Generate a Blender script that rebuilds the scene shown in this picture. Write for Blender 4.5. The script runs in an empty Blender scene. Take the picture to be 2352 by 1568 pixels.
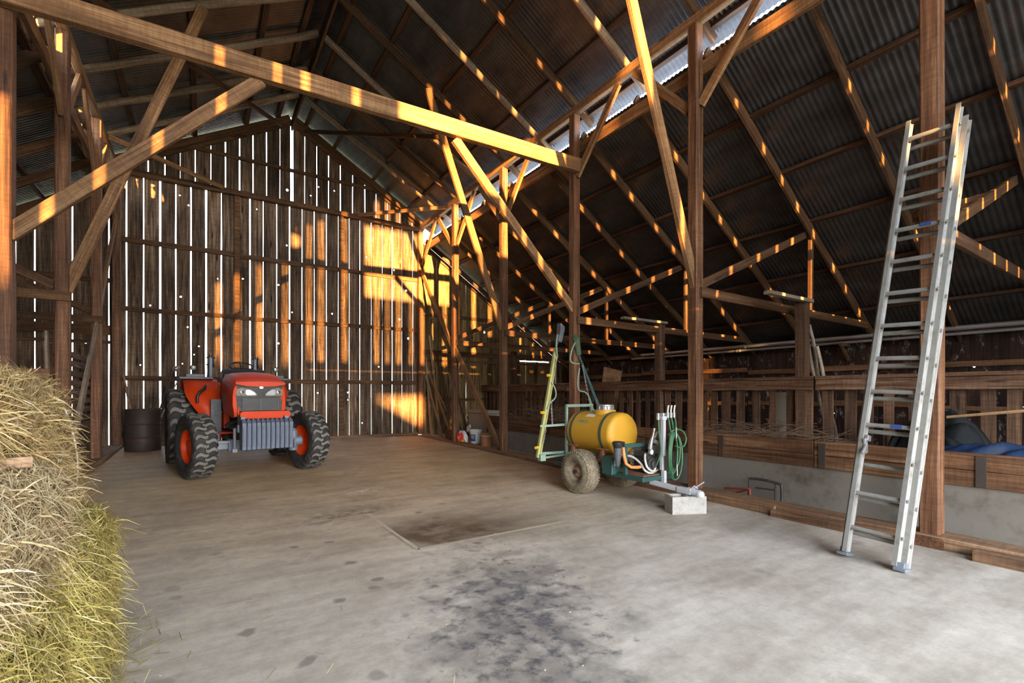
import bpy, math, random
from mathutils import Vector, Matrix
random.seed(7)
C = bpy.context.scene.collection
sc = bpy.context.scene
R = math.radians

# ------------------------------------------------------------------ camera
cam_d = bpy.data.cameras.new('camera'); cam = bpy.data.objects.new('camera', cam_d); C.objects.link(cam)
cam.location = (0, 0, 1.45); cam.rotation_euler = (R(90), 0, R(-33.2))
cam_d.sensor_width = 36; cam_d.lens = 36 * 1090 / 2352; cam_d.shift_y = (902 - 784) / 2352
cam_d.clip_start = 0.05; cam_d.clip_end = 400
sc.camera = cam
# ------------------------------------------------------------------ exposure
sc.view_settings.view_transform = 'Standard'
sc.view_settings.look = 'None'
sc.view_settings.exposure = 0.9
sc.view_settings.gamma = 1.0
sc.view_settings.use_curve_mapping = False
# ------------------------------------------------------------------ sky
w = bpy.data.worlds.new('sky'); sc.world = w; w.use_nodes = True
nt = w.node_tree; nt.nodes.clear()
tc = nt.nodes.new('ShaderNodeTexCoord'); sep = nt.nodes.new('ShaderNodeSeparateXYZ')
rp = nt.nodes.new('ShaderNodeValToRGB'); bg = nt.nodes.new('ShaderNodeBackground'); wo = nt.nodes.new('ShaderNodeOutputWorld')
rp.color_ramp.elements[0].position = 0.0; rp.color_ramp.elements[0].color = (1.0, .95, .88, 1)
rp.color_ramp.elements[1].position = 0.7; rp.color_ramp.elements[1].color = (.50, .70, 1.0, 1)
e = rp.color_ramp.elements.new(0.12); e.color = (.95, .96, 1.0, 1)
nt.links.new(tc.outputs['Generated'], sep.inputs[0]); nt.links.new(sep.outputs['Z'], rp.inputs[0])
# the sky is brighter on the side of the low sun
dt = nt.nodes.new('ShaderNodeVectorMath'); dt.operation = 'DOT_PRODUCT'; dt.inputs[1].default_value = (-.215, -.96, .18)
nt.links.new(tc.outputs['Generated'], dt.inputs[0])
mr = nt.nodes.new('ShaderNodeMapRange'); mr.inputs[1].default_value = -.2; mr.inputs[2].default_value = 1.0; mr.inputs[3].default_value = 6.0; mr.inputs[4].default_value = 19.0
nt.links.new(dt.outputs['Value'], mr.inputs[0]); nt.links.new(mr.outputs[0], bg.inputs[1])
nt.links.new(rp.outputs[0], bg.inputs[0]); nt.links.new(bg.outputs[0], wo.inputs[0])
# ------------------------------------------------------------------ sun, very low, from the front-left of the barn
SUN_EL = R(2.6); SUN_DX = 0.225
sun_d = bpy.data.lights.new('sun', 'SUN'); sun = bpy.data.objects.new('sun', sun_d); C.objects.link(sun)
sun_d.energy = 40.0; sun_d.color = (1.0, .51, .15); sun_d.angle = R(.6)
sd = Vector((SUN_DX, 1, 0)).normalized() * math.cos(SUN_EL) + Vector((0, 0, -math.sin(SUN_EL)))
sun.rotation_euler = sd.to_track_quat('-Z', 'Y').to_euler()
# daylight portals: they give no light of their own, they only guide the sky's light in through the openings
def portal(name, loc, rot, sx, sy):
    d = bpy.data.lights.new(name, 'AREA'); d.shape = 'RECTANGLE'; d.size = sx; d.size_y = sy
    d.cycles.is_portal = True
    o = bpy.data.objects.new(name, d); C.objects.link(o); o.location = loc; o.rotation_euler = rot
    return o
portal('door_daylight', (2.1, -3.9, 1.55), (R(90), 0, 0), 7.6, 3.1)
portal('loft_daylight', (1.55, -3.9, 6.25), (R(90), 0, 0), 3.0, 2.3)
portal('clerestory_daylight', (6.45, 5.2, 6.55), (0, R(90), 0), .7, 19)
portal('clerestory_daylight', (-2.27, 5.2, 6.55), (0, R(-90), 0), .7, 19)

# ------------------------------------------------------------------ helpers
def at(px, py, X=None, Y=None, Z=None):
    """the point of the place seen at pixel (px, py) of the 2352 x 1568 photograph, on a plane X, Y or Z = const"""
    a = R(33.2); u = (px - 1176) / 1090; v = (902 - py) / 1090
    d = Vector((math.sin(a) + u * math.cos(a), math.cos(a) - u * math.sin(a), v))
    k = X / d.x if X is not None else Y / d.y if Y is not None else (Z - 1.45) / d.z
    return Vector((0, 0, 1.45)) + d * k

class MB:
    def __init__(s):
        s.v = []; s.f = []; s.t = []; s.m = []; s.tint = 0.0; s.mi = 0
    def face(s, idx, m=None, t=None):
        s.f.append(tuple(idx)); s.m.append(s.mi if m is None else m); s.t.append(s.tint if t is None else t)
    def box(s, c, d, rot=None, m=None, t=None):
        c = Vector(c); n = len(s.v); h = [x / 2 for x in d]
        for z in (-1, 1):
            for y in (-1, 1):
                for x in (-1, 1):
                    p = Vector((x * h[0], y * h[1], z * h[2]))
                    s.v.append(c + (rot @ p if rot is not None else p))
        for q in ((0, 2, 3, 1), (4, 5, 7, 6), (0, 1, 5, 4), (2, 6, 7, 3), (0, 4, 6, 2), (1, 3, 7, 5)):
            s.face([n + i for i in q], m, t)
        return s
    def bar(s, p0, p1, wd, hg, m=None, t=None):
        p0 = Vector(p0); p1 = Vector(p1)
        return s.box((p0 + p1) / 2, ((p1 - p0).length, wd, hg), basis(p1 - p0), m, t)
    def cyl(s, p0, p1, r0, r1=None, n=16, caps=True, m=None, t=None):
        p0 = Vector(p0); p1 = Vector(p1); r1 = r0 if r1 is None else r1
        B = basis(p1 - p0); a = len(s.v)
        for p, r in ((p0, r0), (p1, r1)):
            for i in range(n):
                q = 2 * math.pi * i / n
                s.v.append(p + B @ Vector((0, r * math.cos(q), r * math.sin(q))))
        for i in range(n):
            j = (i + 1) % n
            s.face((a + i, a + j, a + n + j, a + n + i), m, t)
        if caps:
            s.face([a + i for i in range(n)][::-1], m, t); s.face([a + n + i for i in range(n)], m, t)
        return s
    def tube(s, pts, r, n=8, closed=False, m=None, t=None, taper=None):
        pts = [Vector(p) for p in pts]; N = len(pts); a = len(s.v); up = None
        for k, p in enumerate(pts):
            if closed: d = pts[(k + 1) % N] - pts[k - 1]
            else: d = pts[min(k + 1, N - 1)] - pts[max(k - 1, 0)]
            d = d.normalized()
            if up is None: up = Vector((0, 0, 1)) if abs(d.z) < .9 else Vector((1, 0, 0))
            y = up.cross(d)
            if y.length < 1e-5: y = Vector((0, 1, 0)).cross(d)
            y.normalize(); z = d.cross(y); up = z
            rr = r if taper is None else r * taper(k / (N - 1))
            for i in range(n):
                q = 2 * math.pi * i / n
                s.v.append(p + y * rr * math.cos(q) + z * rr * math.sin(q))
        for k in range(N if closed else N - 1):
            k2 = (k + 1) % N
            for i in range(n):
                j = (i + 1) % n
                s.face((a + k * n + i, a + k * n + j, a + k2 * n + j, a + k2 * n + i), m, t)
        if not closed:
            s.face([a + i for i in range(n)][::-1], m, t); s.face([a + (N - 1) * n + i for i in range(n)], m, t)
        return s
    def lathe(s, prof, o, axis, n=32, m=None, t=None, mats=None):
        """prof: (distance along axis, radius)"""
        o = Vector(o); B = basis(Vector(axis)); a = len(s.v); N = len(prof)
        for (x, r) in prof:
            for i in range(n):
                q = 2 * math.pi * i / n
                s.v.append(o + B @ Vector((x, r * math.cos(q), r * math.sin(q))))
        for k in range(N - 1):
            for i in range(n):
                j = (i + 1) % n
                s.face((a + k * n + i, a + k * n + j, a + (k + 1) * n + j, a + (k + 1) * n + i), mats[k] if mats else m, t)
        return s
    def prism(s, poly, fn, d0, d1, m=None, t=None):
        """poly: 2D outline; fn(u, v, w) -> point; extruded from w=d0 to w=d1"""
        a = len(s.v); n = len(poly)
        for d in (d0, d1):
            for (u, v) in poly: s.v.append(Vector(fn(u, v, d)))
        for i in range(n):
            j = (i + 1) % n
            s.face((a + i, a + j, a + n + j, a + n + i), m, t)
        s.face([a + i for i in range(n)][::-1], m, t); s.face([a + n + i for i in range(n)], m, t)
        return s
    def grid(s, rows, m=None, t=None, closed=False):
        a = len(s.v); n = len(rows[0])
        for r in rows: s.v += [Vector(p) for p in r]
        for k in range(len(rows) - 1):
            for i in range(n if closed else n - 1):
                j = (i + 1) % n
                s.face((a + k * n + i, a + k * n + j, a + (k + 1) * n + j, a + (k + 1) * n + i), m, t)
        return s
    def xform(s, M, start=0):
        for i in range(start, len(s.v)): s.v[i] = M @ s.v[i]
        return s
    def build(s, name, mats, parent=None, smooth=None, bevel=0, solid=0, matrix=None, sub=0):
        me = bpy.data.meshes.new(name); me.from_pydata([tuple(v) for v in s.v], [], s.f)
        mats = mats if isinstance(mats, (list, tuple)) else [mats]
        for m in mats: me.materials.append(m)
        me.polygons.foreach_set('material_index', s.m)
        at_ = me.attributes.new('tint', 'FLOAT', 'FACE'); at_.data.foreach_set('value', s.t)
        me.update(); me.validate()
        import bmesh
        b = bmesh.new(); b.from_mesh(me); bmesh.ops.recalc_face_normals(b, faces=b.faces); b.to_mesh(me); b.free()
        if smooth:
            me.polygons.foreach_set('use_smooth', [True] * len(me.polygons)); me.set_sharp_from_angle(angle=R(smooth))
        o = bpy.data.objects.new(name, me); C.objects.link(o)
        if matrix is not None: o.matrix_world = matrix
        if parent is not None: o.parent = parent
        if solid:
            k = o.modifiers.new('solid', 'SOLIDIFY'); k.thickness = solid; k.offset = 0
        if bevel:
            k = o.modifiers.new('bevel', 'BEVEL'); k.width = bevel; k.segments = 2; k.limit_method = 'ANGLE'; k.angle_limit = R(40)
        if sub:
            k = o.modifiers.new('sub', 'SUBSURF'); k.levels = sub; k.render_levels = sub
        return o

def basis(d):
    x = Vector(d).normalized(); up = Vector((0, 0, 1)) if abs(x.z) < .95 else Vector((0, 1, 0))
    y = up.cross(x).normalized(); z = x.cross(y)
    return Matrix((x, y, z)).transposed()

def tag(o, label=None, cat=None, group=None, kind=None):
    if label: o['label'] = label
    if cat: o['category'] = cat
    if group: o['group'] = group
    if kind: o['kind'] = kind
    return o
def thing(name, loc, label, cat, group=None, rz=0):
    o = bpy.data.objects.new(name, None); C.objects.link(o); o.location = loc; o.rotation_euler = (0, 0, rz)
    o.empty_display_size = .2
    return tag(o, label, cat, group)

def smoothstep(x): x = max(0, min(1, x)); return x * x * (3 - 2 * x)
def floor_z(x, y):
    """old concrete: the floor rises a little towards the back wall"""
    return .0185 * max(0, y - 5) * (1 - .35 * smoothstep((x - 2.5) / 3.2)) * smoothstep((y - 5) / 2 + .5)

# ------------------------------------------------------------------ materials
def nodes(name):
    m = bpy.data.materials.new(name); m.use_nodes = True
    nt = m.node_tree; b = nt.nodes['Principled BSDF']
    return m, nt, b
def N(nt, t, **kw):
    n = nt.nodes.new(t)
    for k, v in kw.items(): setattr(n, k, v)
    return n
def ramp(nt, stops, fac=None):
    r = N(nt, 'ShaderNodeValToRGB'); e = r.color_ramp.elements
    while len(e) > 1: e.remove(e[-1])
    e[0].position = stops[0][0]; e[0].color = (*stops[0][1], 1)
    for p, c in stops[1:]:
        k = e.new(p); k.color = (*c, 1)
    if fac is not None: nt.links.new(fac, r.inputs[0])
    return r
def mapped(nt, scale, off_tint=True, coord='Object'):
    tc = N(nt, 'ShaderNodeTexCoord'); mp = N(nt, 'ShaderNodeMapping'); mp.inputs['Scale'].default_value = scale
    src = tc.outputs[coord]
    if off_tint:
        a = N(nt, 'ShaderNodeAttribute', attribute_name='tint'); oi = N(nt, 'ShaderNodeObjectInfo')
        ad = N(nt, 'ShaderNodeMath', operation='ADD'); nt.links.new(a.outputs['Fac'], ad.inputs[0]); nt.links.new(oi.outputs['Random'], ad.inputs[1])
        ml = N(nt, 'ShaderNodeMath', operation='MULTIPLY'); ml.inputs[1].default_value = 37.0; nt.links.new(ad.outputs[0], ml.inputs[0])
        va = N(nt, 'ShaderNodeVectorMath', operation='ADD'); nt.links.new(src, va.inputs[0]); nt.links.new(ml.outputs[0], va.inputs[1])
        src = va.outputs[0]
    nt.links.new(src, mp.inputs[0])
    return mp
def noise(nt, vec, scale, detail=5, rough=.6, dist=0):
    n = N(nt, 'ShaderNodeTexNoise'); n.inputs['Scale'].default_value = scale; n.inputs['Detail'].default_value = detail
    n.inputs['Roughness'].default_value = rough; n.inputs['Distortion'].default_value = dist
    nt.links.new(vec, n.inputs['Vector']); return n
def mix(nt, a, b, fac, mode='MIX'):
    x = N(nt, 'ShaderNodeMix', data_type='RGBA', blend_type=mode)
    for sock, val in ((x.inputs[6], a), (x.inputs[7], b), (x.inputs[0], fac)):
        if isinstance(val, bpy.types.NodeSocket): nt.links.new(val, sock)
        elif isinstance(val, (int, float)): sock.default_value = val
        else: sock.default_value = (*val, 1)
    return x.outputs[2]
def bumped(nt, b, h, strength=.3, dist=.01):
    k = N(nt, 'ShaderNodeBump'); k.inputs['Strength'].default_value = strength; k.inputs['Distance'].default_value = dist
    nt.links.new(h, k.inputs['Height']); nt.links.new(k.outputs[0], b.inputs['Normal'])

def wood(name, dark, mid, light, axis='X', rough=.75, contrast=1.0, var=.5, patch=None, stain=.55):
    m, nt, b = nodes(name)
    g = {'X': (.55, 13, 13), 'Y': (13, .55, 13), 'Z': (13, 13, .55)}[axis]
    l = {'X': (.5, 2.2, 2.2), 'Y': (2.2, .5, 2.2), 'Z': (2.2, 2.2, .5)}[axis]
    mp = mapped(nt, g); n1 = noise(nt, mp.outputs[0], 1.6, 8, .68, .6)
    mp2 = mapped(nt, l); n2 = noise(nt, mp2.outputs[0], 1.3, 4, .6, .3)
    r1 = ramp(nt, [(.5 - .22 / contrast, dark), (.5, mid), (.5 + .2 / contrast, light)], n1.outputs['Fac'])
    r2 = ramp(nt, [(.3, (stain, stain, stain)), (.62, (1.1, 1.1, 1.1))], n2.outputs['Fac'])
    c = mix(nt, r1.outputs[0], r2.outputs[0], 1.0, 'MULTIPLY')
    mpf = mapped(nt, {'X': (1.1, 60, 60), 'Y': (60, 1.1, 60), 'Z': (60, 60, 1.1)}[axis]); nf = noise(nt, mpf.outputs[0], 1.5, 5, .65, .4)
    c = mix(nt, c, ramp(nt, [(.34, (.45, .43, .41)), (.5, (1, 1, 1)), (.66, (1.28, 1.27, 1.25))], nf.outputs['Fac']).outputs[0], .85, 'MULTIPLY')
    mps = mapped(nt, {'X': (9, 1.2, 1.2), 'Y': (1.2, 9, 1.2), 'Z': (1.2, 1.2, 9)}[axis]); ns_ = noise(nt, mps.outputs[0], 4, 3, .6)
    c = mix(nt, c, ramp(nt, [(.38, (.78, .77, .76)), (.58, (1.06, 1.06, 1.06))], ns_.outputs['Fac']).outputs[0], .8, 'MULTIPLY')
    a = N(nt, 'ShaderNodeAttribute', attribute_name='tint'); oi = N(nt, 'ShaderNodeObjectInfo')
    ad = N(nt, 'ShaderNodeMath', operation='ADD'); nt.links.new(a.outputs['Fac'], ad.inputs[0]); nt.links.new(oi.outputs['Random'], ad.inputs[1])
    fr = N(nt, 'ShaderNodeMath', operation='FRACT'); nt.links.new(ad.outputs[0], fr.inputs[0])
    mr = N(nt, 'ShaderNodeMapRange'); mr.inputs[3].default_value = 1 - var / 2; mr.inputs[4].default_value = 1 + var / 2
    nt.links.new(fr.outputs[0], mr.inputs[0])
    c = mix(nt, c, mr.outputs[0], 1.0, 'MULTIPLY')
    # knots
    vo = N(nt, 'ShaderNodeTexVoronoi'); k = {'X': (.9, 5, 5), 'Y': (5, .9, 5), 'Z': (5, 5, .9)}[axis]
    mp3 = mapped(nt, k); nt.links.new(mp3.outputs[0], vo.inputs['Vector']); vo.inputs['Scale'].default_value = 1.0
    rk = ramp(nt, [(.06, (1, 1, 1)), (.13, (0, 0, 0))], vo.outputs['Distance'])
    c = mix(nt, c, tuple(x * .55 for x in dark), rk.outputs[0])
    if patch:
        mp4 = mapped(nt, (2.2, 2.2, 1.2), False); n4 = noise(nt, mp4.outputs[0], 3.2, 8, .75)
        rp_ = ramp(nt, [(.56, (0, 0, 0)), (.66, (1, 1, 1))], n4.outputs['Fac'])
        c = mix(nt, c, patch, rp_.outputs[0])
    nt.links.new(c, b.inputs['Base Color']); b.inputs['Roughness'].default_value = rough
    b.inputs['Specular IOR Level'].default_value = .3
    bumped(nt, b, n1.outputs['Fac'], .45, .012)
    return m
def plain(name, col, rough=.5, metal=0, var=0.0, nscale=8, spec=.5, dirt=None, dscale=6, dlim=(.5, .7), bump=0, coat=0):
    m, nt, b = nodes(name)
    b.inputs['Roughness'].default_value = rough; b.inputs['Metallic'].default_value = metal; b.inputs['Specular IOR Level'].default_value = spec
    if coat: b.inputs['Coat Weight'].default_value = coat
    mp = mapped(nt, (1, 1, 1)); n = noise(nt, mp.outputs[0], nscale, 6, .6)
    c = mix(nt, tuple(x * (1 - var) for x in col), tuple(min(1, x * (1 + var)) for x in col), n.outputs['Fac'])
    if dirt:
        n2 = noise(nt, mp.outputs[0], dscale, 8, .7); rr = ramp(nt, [(dlim[0], (0, 0, 0)), (dlim[1], (1, 1, 1))], n2.outputs['Fac'])
        c = mix(nt, c, dirt, rr.outputs[0])
    nt.links.new(c, b.inputs['Base Color'])
    if bump: bumped(nt, b, n.outputs['Fac'], bump, .01)
    return m

M = {}
M['post'] = wood('redwood_post', (.052, .020, .008), (.165, .070, .030), (.31, .165, .082), 'X', .6, 1.0, .4)
M['beam'] = wood('old_fir_beam', (.11, .048, .018), (.27, .135, .055), (.43, .25, .115), 'X', .65, 1.0, .4)
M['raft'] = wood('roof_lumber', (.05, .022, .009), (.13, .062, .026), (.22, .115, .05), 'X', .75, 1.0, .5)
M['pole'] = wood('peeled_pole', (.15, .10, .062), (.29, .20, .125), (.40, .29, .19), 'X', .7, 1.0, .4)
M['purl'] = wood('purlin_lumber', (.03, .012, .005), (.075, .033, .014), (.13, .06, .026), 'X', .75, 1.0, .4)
M['board'] = wood('weathered_boards', (.028, .015, .008), (.155, .100, .062), (.34, .24, .155), 'Z', .85, 1.15, .75, stain=.35)
M['aboard'] = wood('yellowed_glow_boards', (.055, .032, .012), (.23, .148, .06), (.43, .30, .14), 'Z', .85, 1.15, .7, stain=.4)  # older yellowish wood, with the corner's golden glow painted into its colour
M['girt'] = wood('girt_lumber', (.05, .025, .012), (.13, .065, .03), (.21, .11, .05), 'X', .8, 1.0, .3)
M['sill'] = wood('sill_timber', (.10, .045, .02), (.21, .105, .05), (.31, .175, .09), 'Y', .8, 1.0, .4)
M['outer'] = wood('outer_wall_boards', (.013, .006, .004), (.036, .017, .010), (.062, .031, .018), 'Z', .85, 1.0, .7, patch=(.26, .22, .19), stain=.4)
M['fence'] = wood('fence_slats', (.045, .022, .011), (.12, .064, .034), (.19, .108, .06), 'Z', .8, 1.0, .5)
M['rail'] = wood('worn_rail', (.07, .03, .013), (.16, .08, .04), (.29, .19, .12), 'Y', .75, 1.2, .3)
M['plank'] = wood('manger_planks', (.055, .023, .009), (.14, .065, .027), (.23, .125, .06), 'Y', .75, 1.1, .5)
M['scrap'] = wood('scrap_lumber', (.16, .08, .03), (.33, .19, .085), (.46, .30, .15), 'X', .75, 1.0, .7)
M['greywood'] = wood('grey_wood', (.12, .085, .06), (.25, .185, .13), (.38, .29, .21), 'X', .8, 1.0, .4)
M['ply'] = wood('plywood', (.22, .11, .05), (.34, .18, .085), (.42, .25, .13), 'Z', .8, .8, .2)

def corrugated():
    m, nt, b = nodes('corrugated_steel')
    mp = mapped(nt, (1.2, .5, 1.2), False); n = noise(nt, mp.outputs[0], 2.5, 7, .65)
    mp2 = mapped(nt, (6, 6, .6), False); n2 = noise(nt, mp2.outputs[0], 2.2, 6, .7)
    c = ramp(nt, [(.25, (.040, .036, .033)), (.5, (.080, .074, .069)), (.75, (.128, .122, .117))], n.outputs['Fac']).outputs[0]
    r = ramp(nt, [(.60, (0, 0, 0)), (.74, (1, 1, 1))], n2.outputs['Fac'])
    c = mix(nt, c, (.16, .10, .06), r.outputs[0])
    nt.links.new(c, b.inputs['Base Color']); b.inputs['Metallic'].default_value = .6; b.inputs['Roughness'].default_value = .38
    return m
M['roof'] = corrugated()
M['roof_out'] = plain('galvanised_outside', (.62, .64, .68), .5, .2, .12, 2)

def concrete_floor():
    m, nt, b = nodes('stained_concrete')
    tc = N(nt, 'ShaderNodeTexCoord'); P = tc.outputs['Object']
    n1 = noise(nt, P, .8, 6, .6, .3); n2 = noise(nt, P, 9, 8, .7); n3 = noise(nt, P, 55, 4, .6)
    mpS = N(nt, 'ShaderNodeMapping'); mpS.inputs['Scale'].default_value = (.9, 3.5, 1); mpS.inputs['Rotation'].default_value = (0, 0, R(12)); nt.links.new(P, mpS.inputs[0])
    n4 = noise(nt, mpS.outputs[0], 1.2, 6, .65)
    c = ramp(nt, [(.28, (.325, .275, .212)), (.5, (.435, .376, .298)), (.72, (.54, .478, .394))], n1.outputs['Fac']).outputs[0]
    c = mix(nt, c, ramp(nt, [(.3, (.72, .70, .67)), (.65, (1.12, 1.12, 1.12))], n4.outputs['Fac']).outputs[0], .9, 'MULTIPLY')
    c = mix(nt, c, ramp(nt, [(.35, (.86, .85, .83)), (.65, (1.08, 1.08, 1.08))], n2.outputs['Fac']).outputs[0], 1.0, 'MULTIPLY')
    c = mix(nt, c, ramp(nt, [(.3, (.93, .93, .93)), (.7, (1.05, 1.05, 1.05))], n3.outputs['Fac']).outputs[0], 1.0, 'MULTIPLY')
    def ell(cx, cy, rx, ry, rot, soft=.5):
        mp = N(nt, 'ShaderNodeMapping', vector_type='TEXTURE'); mp.inputs['Location'].default_value = (cx, cy, 0)
        mp.inputs['Rotation'].default_value = (0, 0, R(rot)); mp.inputs['Scale'].default_value = (rx, ry, 50)
        nt.links.new(P, mp.inputs[0]); l = N(nt, 'ShaderNodeVectorMath', operation='LENGTH'); nt.links.new(mp.outputs[0], l.inputs[0])
        r = N(nt, 'ShaderNodeMapRange', interpolation_type='SMOOTHSTEP'); r.inputs[1].default_value = 1; r.inputs[2].default_value = 1 - soft
        r.inputs[3].default_value = 0; r.inputs[4].default_value = 1; nt.links.new(l.outputs['Value'], r.inputs[0]); return r.outputs[0]
    def mul(a, b_):
        k = N(nt, 'ShaderNodeMath', operation='MULTIPLY'); 
        for s_, v_ in ((k.inputs[0], a), (k.inputs[1], b_)):
            if isinstance(v_, (int, float)): s_.default_value = v_
            else: nt.links.new(v_, s_)
        return k.outputs[0]
    def add(a, b_):
        k = N(nt, 'ShaderNodeMath', operation='ADD'); 
        for s_, v_ in ((k.inputs[0], a), (k.inputs[1], b_)):
            if isinstance(v_, (int, float)): s_.default_value = v_
            else: nt.links.new(v_, s_)
        return k.outputs[0]
    # oil stain blots along the middle of the bay
    ns = noise(nt, P, 3.1, 7, .62, .2); nb = noise(nt, P, 8.0, 6, .62, .2)
    e1 = ell(1.72, 2.6, 2.35, 1.15, 64, 1.0)
    s1 = add(mul(ns.outputs['Fac'], 1.0), mul(e1, .30))
    blot = ramp(nt, [(.60, (0, 0, 0)), (.82, (.85, .85, .85))], s1)
    nb2 = noise(nt, P, 17, 8, .7)
    c = mix(nt, c, mix(nt, (.11, .088, .066), (.25, .225, .19), nb2.outputs['Fac']), blot.outputs[0])
    s2 = add(mul(nb.outputs['Fac'], 1.0), mul(e1, .26))
    dk = ramp(nt, [(.675, (0, 0, 0)), (.83, (.95, .95, .95))], s2)
    c = mix(nt, c, mix(nt, (.042, .040, .046), (.19, .17, .142), ramp(nt, [(.35, (0, 0, 0)), (.7, (1, 1, 1))], nb2.outputs['Fac']).outputs[0]), dk.outputs[0])
    e2 = ell(2.15, 4.55, 1.25, .95, -8, .75)
    sxy = N(nt, 'ShaderNodeSeparateXYZ'); nt.links.new(P, sxy.inputs[0])
    def step(s_, v_, w_):
        k = N(nt, 'ShaderNodeMapRange'); k.inputs[1].default_value = v_; k.inputs[2].default_value = v_ + w_; nt.links.new(s_, k.inputs[0]); return k.outputs[0]
    e2 = mul(e2, mul(step(sxy.outputs['X'], 1.62, .06), step(sxy.outputs['Y'], 4.12, .10)))
    c = mix(nt, c, (.085, .058, .033), mul(e2, ramp(nt, [(.30, (.45, .45, .45)), (.58, (.97, .97, .97))], ns.outputs['Fac']).outputs[0]))
    e5 = ell(1.45, 5.75, .9, .4, 10, .8)
    c = mix(nt, c, (.15, .12, .09), mul(e5, ramp(nt, [(.42, (0, 0, 0)), (.6, (.9, .9, .9))], nb.outputs['Fac']).outputs[0]))
    # drip spots
    vo = N(nt, 'ShaderNodeTexVoronoi'); vo.inputs['Scale'].default_value = 3.3; vo.inputs['Randomness'].default_value = 1
    mpv = N(nt, 'ShaderNodeMapping'); mpv.inputs['Scale'].default_value = (1, 1, 0); nt.links.new(P, mpv.inputs[0])
    dn = N(nt, 'ShaderNodeVectorMath', operation='ADD'); nsv = noise(nt, mpv.outputs[0], 6, 3, .6)
    sc_ = N(nt, 'ShaderNodeVectorMath', operation='SCALE'); sc_.inputs['Scale'].default_value = .12; nt.links.new(nsv.outputs['Color'], sc_.inputs[0])
    nt.links.new(mpv.outputs[0], dn.inputs[0]); nt.links.new(sc_.outputs[0], dn.inputs[1]); nt.links.new(dn.outputs[0], vo.inputs['Vector'])
    sp = ramp(nt, [(.13, (1, 1, 1)), (.21, (0, 0, 0))], vo.outputs['Distance'])
    sel = N(nt, 'ShaderNodeSeparateColor'); nt.links.new(vo.outputs['Color'], sel.inputs[0])
    pick = N(nt, 'ShaderNodeMath', operation='GREATER_THAN'); pick.inputs[1].default_value = .35; nt.links.new(sel.outputs[0], pick.inputs[0])
    e3 = ell(1.25, 4.2, 3.2, 1.9, 62, .6)
    c = mix(nt, c, (.14, .115, .09), mul(mul(mul(sp.outputs[0], pick.outputs[0]), e3), .75))
    # pale spill
    e4 = ell(1.95, 6.9, .45, .25, 20, .9)
    c = mix(nt, c, (.6, .6, .6), mul(e4, ramp(nt, [(.5, (0, 0, 0)), (.56, (1, 1, 1))], nb.outputs['Fac']).outputs[0]))
    # golden sun bounce painted into the floor colour towards the back
    sx = N(nt, 'ShaderNodeSeparateXYZ'); nt.links.new(P, sx.inputs[0])
    md = N(nt, 'ShaderNodeMapRange'); md.inputs[1].default_value = 3.0; md.inputs[2].default_value = 8; md.inputs[3].default_value = 0; md.inputs[4].default_value = .85
    nt.links.new(sx.outputs['Y'], md.inputs[0])
    c = mix(nt, c, mix(nt, c, (1.12, .86, .50), 1.0, 'MULTIPLY'), md.outputs[0])
    nt.links.new(c, b.inputs['Base Color'])
    rr = N(nt, 'ShaderNodeMapRange'); rr.inputs[3].default_value = .45; rr.inputs[4].default_value = .75; nt.links.new(n1.outputs['Fac'], rr.inputs[0])
    nt.links.new(rr.outputs[0], b.inputs['Roughness']); b.inputs['Specular IOR Level'].default_value = .35
    bumped(nt, b, n2.outputs['Fac'], .12, .006)
    return m
M['floor'] = concrete_floor()
M['concrete'] = plain('grey_concrete', (.40, .39, .37), .85, 0, .25, 3, dirt=(.22, .19, .16), dscale=3, bump=.3)
M['manger_wall'] = plain('manger_concrete', (.16, .137, .106), .85, 0, .3, 2.2, dirt=(.085, .065, .045), dscale=2.4, bump=.25)
M['block'] = plain('cinder_block', (.36, .335, .29), .9, 0, .15, 30, dirt=(.25, .21, .165), dscale=9, bump=.5)
M['grass'] = plain('dry_grass', (.24, .21, .09), .95, 0, .35, 3)
M['sun_block'] = plain('sun_block_boards', (.22, .15, .10), .9, 0, .3, 3)
M['orange'] = plain('tractor_orange', (.60, .048, .006), .45, 0, .06, 4, .2, dirt=(.34, .075, .03), dscale=3.5, dlim=(.58, .8))
M['rubber'] = plain('black_rubber', (.030, .027, .024), .75, 0, .3, 12, .3, dirt=(.075, .062, .048), dscale=7)
M['lug'] = plain('dusty_lugs', (.17, .155, .13), .85, 0, .25, 9, .3, dirt=(.085, .075, .062), dscale=6)
M['blackp'] = plain('black_plastic', (.018, .018, .019), .45, 0, .2, 6)
M['grille'] = plain('dusty_grille', (.032, .029, .022), .6, 0, .3, 7, dirt=(.07, .06, .042), dscale=5)
M['dgrey'] = plain('dark_grey_paint', (.075, .08, .085), .5, 0, .2, 6, dirt=(.14, .12, .10), dscale=8)
M['lgrey'] = plain('grey_paint', (.15, .165, .185), .5, .1, .15, 8, dirt=(.13, .115, .10), dscale=8, dlim=(.56, .74))
M['weight'] = plain('weight_grey', (.095, .112, .145), .6, 0, .3, 14, dirt=(.10, .085, .07), dscale=7, dlim=(.58, .74))
M['chrome'] = plain('bright_metal', (.75, .75, .74), .22, 1, .05)
M['lens'] = plain('headlight_lens', (.30, .28, .22), .12, .2, .4, 9, .8)
M['glassw'] = plain('headlight_reflector', (.62, .64, .66), .2, .3, .3, 30, .8)
M['engine'] = plain('engine_dark', (.045, .042, .038), .6, .3, .4, 12, dirt=(.10, .08, .06), dscale=9)
M['red'] = plain('red_plastic', (.62, .035, .02), .4, 0, .1)
M['redpaint'] = plain('worn_red_paint', (.24, .030, .012), .6, 0, .3, 9)
M['drum'] = plain('rusty_drum', (.055, .040, .030), .6, .3, .3, 5, dirt=(.11, .05, .025), dscale=4)
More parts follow.
